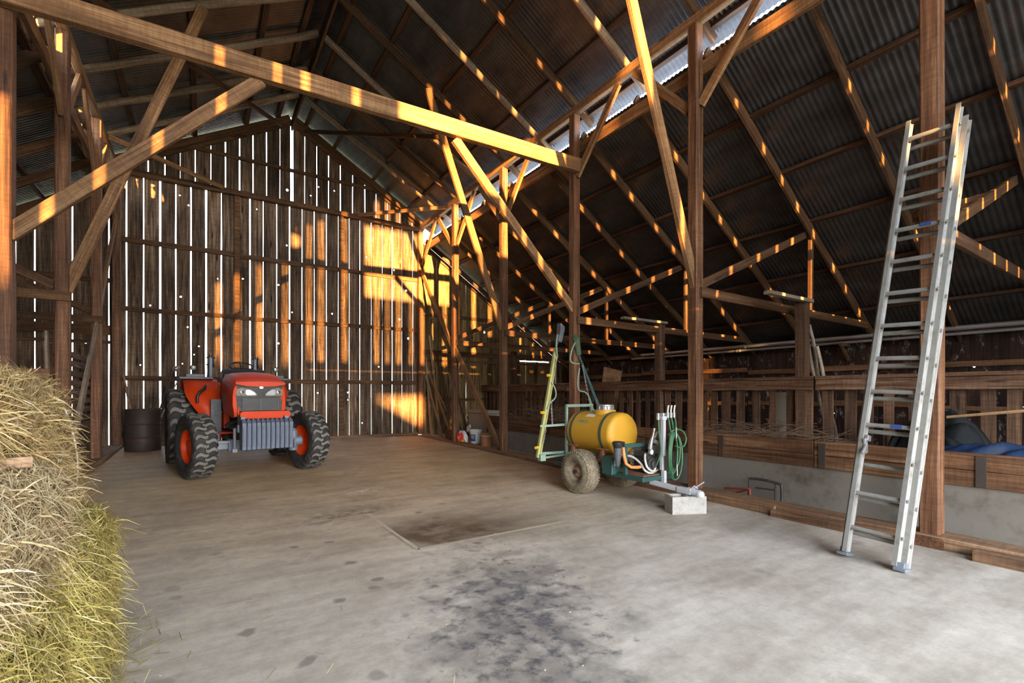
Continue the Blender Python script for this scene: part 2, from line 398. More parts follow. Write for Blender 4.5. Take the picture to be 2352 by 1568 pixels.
M['steel'] = plain('worn_steel', (.42, .41, .39), .45, .8, .2, 9, dirt=(.22, .15, .10), dscale=7, dlim=(.58, .75))
M['tank'] = plain('yellow_poly_tank', (.56, .285, .022), .5, 0, .12, 3.5, .35, dirt=(.40, .20, .03), dscale=3, dlim=(.55, .8))
M['tgreen'] = plain('teal_green_paint', (.022, .068, .058), .5, 0, .3, 8, dirt=(.16, .13, .09), dscale=7, dlim=(.6, .75))
M['pgreen'] = plain('faded_green_paint', (.20, .28, .20), .5, 0, .2, 8, dirt=(.28, .17, .09), dscale=9, dlim=(.6, .72))
M['ygreen'] = plain('yellow_green_paint', (.36, .34, .11), .5, 0, .2, 8, dirt=(.30, .20, .08), dscale=9, dlim=(.6, .75))
M['strap'] = plain('green_strap', (.055, .075, .035), .7, 0, .3, 12)
M['hose'] = plain('green_hose', (.04, .125, .05), .45, 0, .25, 12)
M['whose'] = plain('pale_hose', (.50, .47, .41), .5, 0, .15, 20)
M['ohose'] = plain('orange_hose', (.62, .22, .06), .5, 0, .15, 12)
M['white'] = plain('chalky_white_paint', (.44, .44, .43), .5, 0, .1, 9, dirt=(.25, .19, .14), dscale=11, dlim=(.62, .72))
M['turf'] = plain('turf_tyre', (.185, .145, .092), .9, 0, .35, 26, .2, dirt=(.36, .295, .195), dscale=16, bump=.8)
M['rim'] = plain('tan_rim', (.45, .33, .22), .55, .1, .25, 9, dirt=(.20, .13, .08), dscale=7)
M['alu'] = plain('aluminium', (.30, .285, .25), .5, .4, .12, 12, dirt=(.19, .155, .115), dscale=7, dlim=(.5, .72))
M['galv'] = plain('galvanised_pipe', (.66, .67, .70), .35, .8, .15, 6)
M['rust'] = plain('rust', (.28, .12, .05), .85, 0, .3, 14)
M['cord'] = plain('white_twine', (.68, .64, .60), .9)
M['brush'] = plain('dry_twigs', (.17, .105, .06), .9, 0, .4, 6)
M['chaff'] = plain('pale_chaff', (.46, .37, .24), .95, 0, .3, 9)
M['tarpb'] = plain('blue_tarp', (.010, .026, .068), .65, 0, .4, 5, .25, dirt=(.018, .023, .034), dscale=3)
M['tarpd'] = plain('black_tarp', (.006, .007, .0065), .7, 0, .4, 6, .2, dirt=(.013, .0135, .012), dscale=5)
M['bucket'] = plain('white_bucket', (.66, .64, .60), .45, 0, .08)
M['bluelab'] = plain('blue_label', (.03, .06, .20), .5)
M['paper'] = plain('paper_label', (.66, .62, .52), .7, 0, .12)
M['bin'] = plain('grey_bin', (.25, .215, .165), .6, 0, .12)
M['ivory'] = plain('ivory_panel', (.80, .78, .62), .6)
M['yellow'] = plain('yellow_plastic', (.72, .42, .02), .45)
M['ink'] = plain('dark_ink', (.05, .035, .02), .6)
M['palepole'] = wood('pale_pole', (.34, .26, .18), (.52, .43, .32), (.62, .53, .41), 'X', .7)
M['handle'] = wood('tool_handle', (.12, .07, .035), (.25, .15, .08), (.36, .24, .14), 'X', .6)
def hay_mat(name, stops):
    m, nt, b = nodes(name)
    a = N(nt, 'ShaderNodeAttribute', attribute_name='tint')
    c = ramp(nt, stops, a.outputs['Fac'])
    nt.links.new(c.outputs[0], b.inputs['Base Color']); b.inputs['Roughness'].default_value = .75; b.inputs['Specular IOR Level'].default_value = .25
    return m
M['hay_gold'] = hay_mat('gold_straw', [(0, (.13, .07, .025)), (.35, (.34, .22, .085)), (.7, (.50, .37, .17)), (.9, (.30, .25, .09)), (1, (.62, .53, .33))])
M['hay_pale'] = hay_mat('pale_straw', [(0, (.16, .10, .04)), (.35, (.40, .29, .14)), (.8, (.56, .45, .26)), (1, (.66, .56, .36))])
M['hay_green'] = hay_mat('green_straw', [(0, (.13, .085, .02)), (.25, (.36, .26, .065)), (.5, (.28, .25, .055)), (.75, (.48, .37, .12)), (1, (.64, .53, .26))])
M['hay_core'] = plain('hay_core', (.12, .08, .03), .95, 0, .5, 22, .1, dirt=(.08, .05, .018), dscale=30, bump=1)
# ================================================================== the setting
XR, XL, XC = 5.85, -1.67, 2.09           # post lines of the nave, ridge line
YB, YF = 14.35, -3.7                      # inner faces of the back and front walls
XOR, XOL = 11.75, -7.5                    # outer walls of the two aisles
def zr(x):                                # underside of the roof sheets
    k = abs(x - XC)
    return 9.15 - .57 * k if k < 4.3 else 6.44 - .652 * (k - 3.86)
def znave(x): return 9.15 - .57 * abs(x - XC)
def zaisle(x): return 6.44 - .652 * (abs(x - XC) - 3.86)

# floor
mb = MB(); xs = [XOL + (XOR - XOL) * i / 28 for i in range(29)]; ys = [-9 + (YB + .4 + 9) * i / 40 for i in range(41)]
mb.grid([[(x, y, floor_z(x, y)) for x in xs] for y in ys])
fl = tag(mb.build('floor', M['floor'], smooth=60), kind='structure')
# wooden joint strips cast into the slab
def strip(p0, p1, wd):
    m = MB(); n = 12; a, b = Vector(p0), Vector(p1); d = (b - a).normalized(); s = Vector((-d.y, d.x, 0))
    rows = []
    for i in range(n + 1):
        p = a.lerp(b, i / n); k = wd * random.uniform(.6, 1.15) / 2; z = floor_z(p.x, p.y) + .003
        rows.append([(p.x - s.x * k, p.y - s.y * k, z), (p.x + s.x * k, p.y + s.y * k, z)])
    m.grid(rows); return m.build('joint_strip', M['chaff'], fl)
strip((-1.4, 5.62, 0), (1.66, 5.62, 0), .045); strip((1.68, 4.15, 0), (5.6, 4.15, 0), .05)
strip((1.66, 5.62, 0), (1.68, 4.15, 0), .05); strip((-1.6, 9.9, 0), (5.6, 9.9, 0), .028)

# ground and country outside
g = MB(); g.grid([[(x, y, -.06) for x in (-160, -40, -9, 13, 40, 160)] for y in (-160, -60, -9, 20, 60, 160)])
tag(g.build('ground', M['grass']), kind='structure')

# ---- plank walls
def plank_wall(mb, boards, z0, ztop, fn, th=.024, holes=(), wav=.004):
    for (a, b) in boards:
        ta, tb = ztop(a), ztop(b)
        if max(ta, tb) <= z0 + .03: continue
        mb.tint = random.random(); hs = sorted([h for h in holes if a + h[2] + .01 < h[0] < b - h[2] - .01 and z0 + .2 < h[1] < min(ta, tb) - .2], key=lambda h: h[1])
        w0 = random.uniform(-.004, .004)
        lev = []; z = z0; zt = min(ta, tb); cur = (a, b)
        def edge(zz): return (a + wav * math.sin(zz * 2.1 + a * 9), b + wav * math.sin(zz * 1.7 + b * 7))
        cuts = [z0]; blocks = []
        for (hx, hz, hr) in hs:
            s = hr + .03
            if hz - s < cuts[-1] + .02: continue
            blocks.append((len(cuts), hx, hz, hr)); cuts += [hz - s, hz + s]
        n = max(1, int((zt - cuts[-1]) / 1.2)); base = cuts[-1]
        cuts += [base + (zt - base) * (i + 1) / n for i in range(n)]
        isblk = {b_[0]: b_ for b_ in blocks}
        for i in range(len(cuts) - 1):
            l0, l1 = cuts[i], cuts[i + 1]; e0, e1 = edge(l0), edge(l1)
            top = (ta, tb) if i == len(cuts) - 2 else (l1, l1)
            if i in isblk:
                _, hx, hz, hr = isblk[i]
                O = [(e0[0], l0), (hx, l0), (e0[1], l0), ((e0[1] + e1[1]) / 2, hz), (e1[1], l1), (hx, l1), (e1[0], l1), ((e0[0] + e1[0]) / 2, hz)]
                H = [(hx + hr * math.cos(q), hz + hr * random.uniform(.8, 1.25) * math.sin(q)) for q in [R(-135 + 45 * k) for k in range(8)]]
                k0 = len(mb.v)
                for w_ in (w0, w0 + th):
                    for (u, v) in O + H: mb.v.append(Vector(fn(u, v, w_)))
                for k in range(8):
                    j = (k + 1) % 8
                    mb.face((k0 + k, k0 + j, k0 + 8 + j, k0 + 8 + k)); mb.face((k0 + 16 + k, k0 + 16 + j, k0 + 24 + j, k0 + 24 + k))
                    mb.face((k0 + 8 + k, k0 + 8 + j, k0 + 24 + j, k0 + 24 + k))
                for (p, q) in ((0, 7), (7, 6), (2, 3), (3, 4)): mb.face((k0 + p, k0 + q, k0 + 16 + q, k0 + 16 + p))
            else:
                mb.prism([(e0[0], l0), (e0[1], l0), (e1[1], top[1]), (e1[0], top[0])], fn, w0, w0 + th)
def spaced(a, b, pitch, gap, jit=.3):
    out = []; x = a
    while x < b - .04:
        wd = pitch * random.uniform(1 - jit * .3, 1 + jit * .3); e = min(b, x + wd)
        out.append((x, e - gap * random.uniform(.5, 1.4))); x = e
    return out
def some_gaps(a, b, pitch, gap, p):
    out = []; x = a
    while x < b - .05:
        wd = pitch * random.uniform(.85, 1.15); e = min(b, x + wd); out.append((x, e - (gap * random.uniform(.7, 1.3) if random.random() < p else .0))); x = e
    return out
fnB = lambda u, z, w_: (u, YB + w_, z)
px_holes = [(188,610,3),(243,613,2.4),(204,684,2.6),(191,704,2),(177,747,3),(197,786,2.6),(180,837,2.6),(195,900,2),(415,681,2.4),(345,701,1.8),(431,751,1.8),(457,795,1.8),(446,814,1.5),(419,835,1.5),
    (659,563,2),(558,640,2),(640,654,2),(671,717,1.5),(763,720,2),(601,563,1.6),(640,788,2),(730,902,1.8),(788,945,1.8),(322,838,1.5),(933,667,2.4),(918,733,2),(938,777,2.4),(832,971,1.8),(799,901,1.8),(799,918,1.6),
    (1113,763,2.4),(1133,806,2.4),(1015,939,1.6),(660,436,3),(714,449,2),(768,438,1.8),(732,429,1.8),(433,471,2),(413,448,1.8),(1030,690,1.5),(870,842,1.8),(905,620,1.8),(842,590,1.6),(590,480,1.6),(500,640,1.4)]
def phole(px, py, r):
    p = at(px, py, Y=YB); d = 1.0 * (p.x * math.sin(R(33.2)) + p.y * math.cos(R(33.2))); return (p.x, p.z, max(.014, r * d / 1090))
holes = [phole(*h) for h in px_holes]
gx = [-1.48,-1.16,-.84,-.53,-.22,.10,.43,.75,1.08,1.39,1.72,2.04,2.36,2.68,3.01,3.34,3.65,3.96,4.30,4.64,4.95,5.27,5.62]
gu = [-1.71,-1.39,-1.07,-.75,-.44,-.13,.20,.52,.84,1.15,1.47,1.80,2.10,2.43,2.75,3.07,3.40,3.75,4.11,4.45,4.8,5.2,5.6]
def between(g, x0, x1, gw):
    e = [x0] + [x for x in g if x0 < x < x1] + [x1]; out = []
    for i in range(len(e) - 1):
        wl = gw(e[i]) / 2 if i else 0; wr = gw(e[i + 1]) / 2 if i < len(e) - 2 else 0
        out.append((e[i] + wl, e[i + 1] - wr))
    return out
gapw = lambda x: (.029 if x < 1.2 else .022 if x < 2.6 else .015) * (1.0 + .3 * math.sin(x * 13))
gapu = lambda x: .020 * (1 + .35 * math.sin(x * 17))
mb = MB()
plank_wall(mb, between(gx, -1.62, 5.80, gapw), .10, lambda x: 6.62, fnB, holes=holes)
ub = [b for b in between(gu, -1.75, 5.85, gapu)]
ub = [(a, b - .035) if abs(b - 2.1) < .03 else (a + .03, b) if abs(a - 2.1) < .03 else (a, b) for a, b in ub]
plank_wall(mb, ub, 6.66, lambda x: znave(x) - .17, fnB, holes=holes)
lg = [-7.1,-6.75,-6.4,-6.05,-5.7,-5.35,-5.0,-4.65,-4.3,-3.98,-3.66,-3.34,-3.04,-2.73,-2.43,-2.11,-1.80]
plank_wall(mb, between(lg, XOL, -1.62, lambda x: .024 if abs(x + 2.73) > .05 else .006), .10, lambda x: zaisle(x) - .17, fnB, holes=holes)
# right aisle: tighter boards, with a long slot over a low opening
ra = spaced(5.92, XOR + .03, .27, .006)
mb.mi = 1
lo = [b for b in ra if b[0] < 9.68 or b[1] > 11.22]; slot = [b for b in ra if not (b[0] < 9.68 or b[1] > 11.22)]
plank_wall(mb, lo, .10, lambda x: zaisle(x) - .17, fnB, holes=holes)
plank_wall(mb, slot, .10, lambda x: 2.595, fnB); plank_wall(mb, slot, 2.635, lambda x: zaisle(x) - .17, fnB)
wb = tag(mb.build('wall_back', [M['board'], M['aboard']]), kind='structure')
def girt(x0, x1, z, h=.13, d=.05, y=YB, nm='girt', mat='girt'):
    m = MB(); n = max(2, int((x1 - x0) / .5)); rows = []
    for i in range(n + 1):
        x = x0 + (x1 - x0) * i / n; j = random.uniform(-.006, .006)
        rows.append([(x, y, z - h / 2 + j), (x, y - d, z - h / 2 + j), (x, y - d, z + h / 2 + j), (x, y, z + h / 2 + j)])
    m.grid(rows, closed=True); m.face((3, 2, 1, 0)); k = len(m.v); m.face((k - 4, k - 3, k - 2, k - 1))
    return m.build(nm, M[mat], wb)
for z, hh in ((5.05, .12), (3.42, .11), (1.78, .12)):
    for a, b in ((-1.56, .72), (.84, 3.34), (3.46, 5.77)): girt(a, b, z + random.uniform(-.02, .02), hh)
for z, hh in ((4.05, .11), (2.9, .22), (2.62, .07)): girt(-6.5, -1.78, z, hh)
girt(-1.0, 5.0, 7.6, .09); girt(5.95, 9.3, 3.98, .11); girt(5.95, 11.7, 2.76, .16); girt(5.95, 11.7, 2.50, .07); girt(5.95, 11.7, 1.22, .10)
for x in (.78, 3.40): m = MB(); m.box((x, YB - .055, 3.35), (.12, .11, 6.5)); m.build('stud', M['girt'], wb)
for x in (9.62, 10.43, 11.26): m = MB(); m.box((x, YB - .04, 1.35), (.10, .08, 2.5)); m.build('stud', M['girt'], wb)
# rake boards under the roof edge of the gable
for s in (-1, 1):
    m = MB(); x1 = XC + s * 3.9
    m.bar((XC, YB - .03, znave(XC) - .24), (x1, YB - .03, znave(x1) - .24), .05, .13)
    a, b = XC + s * 3.95, (XOR if s > 0 else XOL)
    m.bar((a, YB - .03, zaisle(a) - .24), (b, YB - .03, zaisle(b) - .24), .05, .13)
    m.build('rake_board', M['girt'], wb)

# front wall: wide door opening, loft opening above it, gapped boards elsewhere
fnF = lambda u, z, w_: (u, YF - w_, z)
mb = MB()
def at_gaps(x0, x1, gs):
    """boards between x0 and x1 with open joints at the listed (position, width)"""
    out = []; a = x0
    for g, wd in [k for k in gs if x0 < k[0] < x1] + [(x1, 0)]:
        n = max(1, round((g - wd / 2 - a) / .32)); e = [a + (g - wd / 2 - a) * i / n for i in range(n + 1)]
        out += [(e[i], e[i + 1]) for i in range(n)]; a = g + wd / 2
    return out
GS = [(-4.0, .034), (-3.69, .034), (-3.27, .036), (-2.76, .036), (-2.14, .036), (-1.52, .036), (-1.2, .045), (-.55, .05), (.40, .05), (.74, .04), (1.08, .05), (1.5, .04), (1.86, .055), (2.3, .04), (2.66, .05), (3.1, .05), (3.75, .06), (4.4, .06), (4.9, .055), (5.65, .055), (6.2, .05), (6.7, .055), (7.25, .05), (8.0, .06), (8.5, .04), (9.1, .05), (9.6, .05), (10.3, .055), (11.0, .05)]
for a, b in at_gaps(XL - .1, XR + .1, GS):
    if b < .15 or a > 2.95: plank_wall(mb, [(a, b)], 3.05, lambda x: zr(x) - .02, fnF)
    else:
        plank_wall(mb, [(a, b)], 3.05, lambda x: 5.2, fnF); plank_wall(mb, [(a, b)], 7.3, lambda x: zr(x) - .02, fnF)
plank_wall(mb, at_gaps(XR + .1, XOR, GS), 3.1, lambda x: zaisle(x) - .02, fnF)
plank_wall(mb, at_gaps(XOL, XL - .1, GS), 0, lambda x: zaisle(x) - .02, fnF)
plank_wall(mb, [(XR + .1, 7.6), (7.6, 9.0), (9.0, 9.06), (9.10, 10.9), (10.93, XOR)], 0, lambda x: 3.1, fnF)
mb.tint = .4
for x in (XL, XR): mb.box((x, YF - .08, 1.55), (.16, .16, 3.1))
mb.box((2.09, YF - .08, 3.12), (7.7, .16, .16))
tag(mb.build('wall_front', M['board']), kind='structure')
# outer walls
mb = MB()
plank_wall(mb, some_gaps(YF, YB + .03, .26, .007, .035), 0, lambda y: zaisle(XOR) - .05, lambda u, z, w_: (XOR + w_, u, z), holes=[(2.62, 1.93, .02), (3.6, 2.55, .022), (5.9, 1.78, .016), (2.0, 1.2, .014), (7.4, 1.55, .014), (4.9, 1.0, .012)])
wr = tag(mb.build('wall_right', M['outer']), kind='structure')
for z, h in ((2.02, .12), (1.2, .10)):
    m = MB()
    for i in range(9): m.box((XOR - .03, -1 + i * 1.75, z + random.uniform(-.05, .05)), (.06, 1.7, h * random.uniform(.8, 1.2)), t=random.random())
    m.build('batten', M['sill'], wr)
m = MB(); m.box((XOR - .09, 5.3, 2.62), (.14, 18, .12)); m.build('wall_plate', M['sill'], wr)
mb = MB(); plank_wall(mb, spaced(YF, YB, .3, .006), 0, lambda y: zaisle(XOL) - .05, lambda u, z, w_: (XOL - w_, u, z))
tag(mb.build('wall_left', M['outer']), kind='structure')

# corrugated roof: four planes
def roof_plane(mb, x0, x1, zf, y0, y1):
    pitch = .076; n = int((y1 - y0) / pitch * 4); k = 3
    rows = []
    for i in range(n + 1):
        y = y0 + (y1 - y0) * i / n; dz = .0095 * math.sin(2 * math.pi * y / pitch) + .0095
        rows.append([(x0 + (x1 - x0) * j / k, y, zf(x0 + (x1 - x0) * j / k) + dz) for j in range(k + 1)])
    mb.grid(rows)
mb = MB()
roof_plane(mb, XC, XR + .61, znave, YF - .5, YB + .14); roof_plane(mb, XC, XL - .43, znave, YF - .5, YB + .14)
roof_plane(mb, XR + .26, XOR + .35, zaisle, YF - .5, YB + .14); roof_plane(mb, XL - .26, XOL - .35, zaisle, YF - .5, YB + .14)
mb.mi = 1; ofs = len(mb.v)      # bright outer skin of the sheets
roof_plane(mb, XC, XR + .61, lambda x: znave(x) + .006, YF - .5, YB + .14); roof_plane(mb, XC, XL - .43, lambda x: znave(x) + .006, YF - .5, YB + .14)
roof_plane(mb, XR + .26, XOR + .35, lambda x: zaisle(x) + .006, YF - .5, YB + .14); roof_plane(mb, XL - .26, XOL - .35, lambda x: zaisle(x) + .006, YF - .5, YB + .14)
tag(mb.build('ceiling', [M['roof'], M['roof_out']], smooth=60), kind='structure')

# baffle boards added in the left roof gap to block stray sun, with openings
mb = MB(); ops = [(7.75, 8.15), (9.0, 9.2), (9.75, 10.2), (11.2, 11.5), (12.0, 12.4), (13.2, 13.5)]
y = YF
for a, b in ops + [(YB, YB)]:
    mb.tint = random.random(); mb.box((XL - .30, (y + a) / 2, 6.47), (.025, a - y, .52)); y = b
tag(mb.build('added_clerestory_baffle', M['board']), kind='structure')

# unseen added wall blocks low sun at the door, cut for one wedge
mb = MB(); y = -25.0
def sun_block(x0, x1, za, zb, th=.3): mb.box(((x0 + x1) / 2, y, (za + zb) / 2), (x1 - x0, th, zb - za))
sun_block(-34, -4.4, 0, 4.08); sun_block(-2.95, 1.13, 0, 4.08); sun_block(-4.4, -2.95, 3.12, 4.08)
mb.prism([(-4.4, 0), (-2.95, 0), (-2.95, 2.25), (-4.4, 3.12)], lambda u, v, w_: (u, y + w_, v), -.15, .15)
tag(mb.build('added_sun_block_wall', M['sun_block']), kind='structure')

# ================================================================== timber frame
def timber(name, p0, p1, wd, hg, mat, label, cat, group=None, up=None, jit=.004):
    p0, p1 = Vector(p0), Vector(p1); d = p1 - p0; L = d.length; B = basis(d); c = min(wd, hg) * .09
    n = max(2, int(L / .7)); m = MB(); rows = []
    for i in range(n + 1):
        x = L * i / n; jy, jz = random.uniform(-jit, jit), random.uniform(-jit, jit); y, z = wd / 2, hg / 2
        rows.append([(x, sy * a + jy, sz * b + jz) for sy, sz, a, b in ((-1, -1, y - c, z), (1, -1, y - c, z), (1, -1, y, z - c), (1, 1, y, z - c), (1, 1, y - c, z), (-1, 1, y - c, z), (-1, 1, y, z - c), (-1, -1, y, z - c))])
    m.grid(rows, closed=True); m.face(range(7, -1, -1)); k = len(m.v); m.face(range(k - 8, k))
    o = m.build(name, M[mat], matrix=Matrix.Translation(p0) @ B.to_4x4())
    return tag(o, label, cat, group)
def pole(name, p0, p1, r, mat, label, cat, group=None):
    p0, p1 = Vector(p0), Vector(p1); d = p1 - p0; L = d.length; n = 10; m = MB()
    m.tube([(L * i / n, random.uniform(-.014, .014), random.uniform(-.014, .014)) for i in range(n + 1)], r, 10, taper=lambda s: 1.08 - .16 * s)
    return tag(m.build(name, M[mat], smooth=50, matrix=Matrix.Translation(p0) @ basis(d).to_4x4()), label, cat, group)

FR = [1.6, 4.2, 6.8, 9.3, 11.8]; FL = [6.8, 9.25, 11.85]
wR = {1.6: 'behind the aluminium ladder', 4.2: 'beside the concrete block', 6.8: 'behind the yellow tank', 9.3: 'next to the white bucket', 11.8: 'beside the red jug', 14.2: 'in the right back corner'}
wL = {6.8: 'at the left edge of the view', 9.25: 'directly behind the hay', 11.85: 'left of the rusty drum', 14.2: 'in the left back corner'}
G_POST = 'posts carrying the nave roof'
def post_base(x, y): return max(.10, floor_z(x, y) + .02)
for y in FR: timber('post', (XR, y, .10), (XR, y, 6.63), .155, .155, 'post', 'square red-brown timber post on the right sill, ' + wR[y], 'post', G_POST)
for y in FL: timber('post', (XL, y, .13), (XL, y, 6.63), .155, .155, 'post', 'square timber post of the left row, ' + wL[y], 'post', G_POST)
timber('post', (XR - .02, 14.24, .14), (XR - .02, 14.24, 6.63), .16, .16, 'post', 'sunlit timber corner post where back wall meets the right post row', 'post', G_POST)
timber('post', (XL + .02, 14.24, .2), (XL + .02, 14.24, 6.63), .16, .16, 'post', 'dark timber corner post where back wall meets the left post row', 'post', G_POST)
# plates, ledgers, ridge, ties
timber('roof_plate', (XR, YF, 6.71), (XR, 14.3, 6.71), .11, .15, 'beam', 'long plate on top of the right posts, under the bright roof gap', 'beam', 'roof plates')
timber('roof_plate', (XL, YF, 6.71), (XL, 14.3, 6.71), .11, .15, 'beam', 'long plate on top of the left posts, with sunlit gaps behind', 'beam', 'roof plates')
timber('ledger_beam', (XR + .12, YF, 6.06), (XR + .12, 14.3, 6.06), .06, .20, 'beam', 'ledger beam along the outer side of the right posts, below the roof gap', 'beam', 'ledger beams')
timber('ledger_beam', (XL - .12, YF, 6.06), (XL - .12, 14.3, 6.06), .06, .20, 'beam', 'ledger beam along the outer side of the left posts', 'beam', 'ledger beams')
timber('ridge_board', (XC, YF, 8.83), (XC, 14.3, 8.83), .05, .28, 'purl', 'dark ridge board along the peak of the roof', 'beam')
timber('tie_beam', (XL - .1, 6.66, 5.40), (XR + .03, 6.66, 5.635), .12, .25, 'beam', 'heavy tie beam crossing the whole barn in mid-air, partly sunlit', 'beam')
timber('gable_tie', (XL + .08, 14.24, 6.64), (XR - .1, 14.24, 6.64), .14, .13, 'girt', 'horizontal tie across the back gable above the plank wall', 'beam')
# braces leaning in from the posts
GB = 'long diagonal braces of the nave frames'
timber('diagonal_brace', (XR - .03, 6.8, 3.0), (3.32, 6.7, 5.42), .07, .15, 'beam', 'diagonal brace from the post behind the yellow tank up to the tie beam', 'brace', GB)
timber('diagonal_brace', (XL + .03, 6.8, 3.05), (.62, 6.7, 5.36), .07, .15, 'beam', 'diagonal brace from the left edge of the view up to the tie beam', 'brace', GB)
timber('diagonal_brace', (XR - .03, 9.3, 2.92), (3.97, 9.3, znave(3.97) - .25), .07, .15, 'beam', 'sunlit diagonal brace passing behind the tie beam to the right roof slope', 'brace', GB)
timber('diagonal_brace', (XL + .03, 9.25, 2.92), (.03, 9.25, znave(.03) - .25), .07, .15, 'beam', 'diagonal brace from the post behind the hay to the left roof slope', 'brace', GB)
timber('diagonal_brace', (XR - .01, 4.2, 2.95), (4.05, 4.2, znave(4.05) - .25), .07, .15, 'beam', 'steep diagonal brace meeting the post beside the concrete block', 'brace', GB)
# knee braces along the post rows
GK = 'knee braces between posts and plates'
for y in FR + [14.2]:
    for s, wd_ in ((-1, 'nearer'), (1, 'farther')):
        if (y == 14.2 and s > 0) or (y == 1.6): continue
        timber('knee_brace', (XR, y + s * .09, 5.48), (XR, y + s * 1.12, 6.62), .055, .13, 'beam', f'knee brace on the {wd_} side of the post {wR[y]}', 'brace', GK)
for y in FL + [14.2]:
    for s, wd_ in ((-1, 'nearer'), (1, 'farther')):
        if (y == 14.2 and s > 0) or (y == 6.8 and s < 0): continue
        timber('knee_brace', (XL, y + s * .09, 5.42), (XL, y + s * 1.12, 6.62), .055, .14, 'beam', f'knee brace, {wd_} side of the left post {wL[y]}', 'brace', GK)
# long braces in the plane of the post rows
GS = 'sloping braces along the post rows'
timber('sway_brace', (XR - .02, 11.72, 2.62), (XR - .02, 9.42, .16), .05, .17, 'beam', 'sloping brace from the post beside the red jug down past the white bucket', 'brace', GS)
timber('sway_brace', (XR - .02, 14.14, 5.3), (XR - .02, 11.9, 2.7), .05, .15, 'beam', 'sloping brace high up between the right corner post and the next post', 'brace', GS)
timber('sway_brace', (XL + .02, 11.77, 2.72), (XL + .02, 9.6, .45), .05, .17, 'greywood', 'grey sloping brace coming down behind the hay from the post left of the drum', 'brace', GS)
timber('sway_brace', (XL + .02, 14.14, 5.5), (XL + .02, 11.95, 2.95), .05, .15, 'beam', 'sloping brace high up between the left corner post and the next post', 'brace', GS)
# horizontal corner braces and wind braces of the roof
GW = 'thin wind braces by the back gable'
timber('wind_brace', (XR - .08, 12.2, 6.68), (3.86, 14.14, 6.68), .05, .10, 'beam', 'horizontal corner brace from right plate to gable tie, sunlit', 'brace', GW)
timber('wind_brace', (XL + .08, 12.6, 6.68), (.45, 14.14, 6.68), .05, .10, 'beam', 'horizontal corner brace from left plate to gable tie', 'brace', GW)
timber('wind_brace', (XR - .08, 8.1, 6.72), (2.4, 14.2, 8.72), .05, .10, 'purl', 'long thin brace from the right plate up to the gable peak', 'brace', GW)
timber('wind_brace', (XL + .08, 8.1, 6.72), (1.8, 14.2, 8.72), .05, .10, 'purl', 'long thin brace from the left plate up to the gable peak', 'brace', GW)
# rafters
ORD = ['first', 'second', 'third', 'fourth', 'fifth', 'sixth', 'seventh', 'eighth', 'ninth', 'tenth', 'eleventh', 'twelfth', 'thirteenth']
RY = [14.2, 12.95, 11.8, 10.55, 9.3, 8.05, 6.8, 5.5, 4.2, 2.9, 1.6, .3]
for i, y in enumerate(RY):
    for s, side in ((1, 'right'), (-1, 'left')):
        if (s > 0 and y < 2.5) or (s < 0 and y < 3.9): continue
        a, b = XC + s * .06, XC + s * 4.2
        lab = f'rafter under the {side} slope of the high roof, {ORD[i]} from the back gable'
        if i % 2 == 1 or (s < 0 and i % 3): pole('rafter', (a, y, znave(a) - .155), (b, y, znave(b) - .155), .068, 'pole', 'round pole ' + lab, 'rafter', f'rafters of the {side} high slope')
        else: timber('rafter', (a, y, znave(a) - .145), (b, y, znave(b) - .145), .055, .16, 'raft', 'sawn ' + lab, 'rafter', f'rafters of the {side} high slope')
    if y > .2:
        a, b = XR + .1, XOR + .2
        timber('rafter', (a, y - .10, zaisle(a) - .17), (b, y - .10, zaisle(b) - .17), .05, .16, 'raft', f'rafter under the low right roof, {ORD[i]} from the back wall, flecked with sunlight' if 2 < i < 11 else f'rafter under the low right roof, {ORD[i]} from the back wall', 'rafter', 'rafters of the low right roof')
    if y > 7.5:
        a, b = XL - .1, XL - 4.5
        timber('rafter', (a, y - .10, zaisle(a) - .17), (b, y - .10, zaisle(b) - .17), .05, .16, 'raft', f'rafter under the low left roof, {ORD[i]} from the back wall', 'rafter', 'rafters of the low left roof')
# purlins
for s, side in ((1, 'right'), (-1, 'left')):
    for k, dx in enumerate((.35, 1.1, 2.22, 3.32, 4.12)):
        x = XC + s * dx; sl = math.atan(.57) * (-s)
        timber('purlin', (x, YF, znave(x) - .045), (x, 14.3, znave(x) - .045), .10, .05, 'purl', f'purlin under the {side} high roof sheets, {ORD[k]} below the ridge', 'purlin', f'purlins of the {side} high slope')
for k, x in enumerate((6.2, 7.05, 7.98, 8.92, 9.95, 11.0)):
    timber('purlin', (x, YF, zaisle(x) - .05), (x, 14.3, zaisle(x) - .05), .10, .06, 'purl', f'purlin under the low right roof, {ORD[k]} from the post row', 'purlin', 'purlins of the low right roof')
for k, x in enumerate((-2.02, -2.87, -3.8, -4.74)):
    timber('purlin', (x, YF, zaisle(x) - .05), (x, 14.3, zaisle(x) - .05), .10, .06, 'purl', f'purlin under the low left roof, {ORD[k]} from the post row', 'purlin', 'purlins of the low left roof')
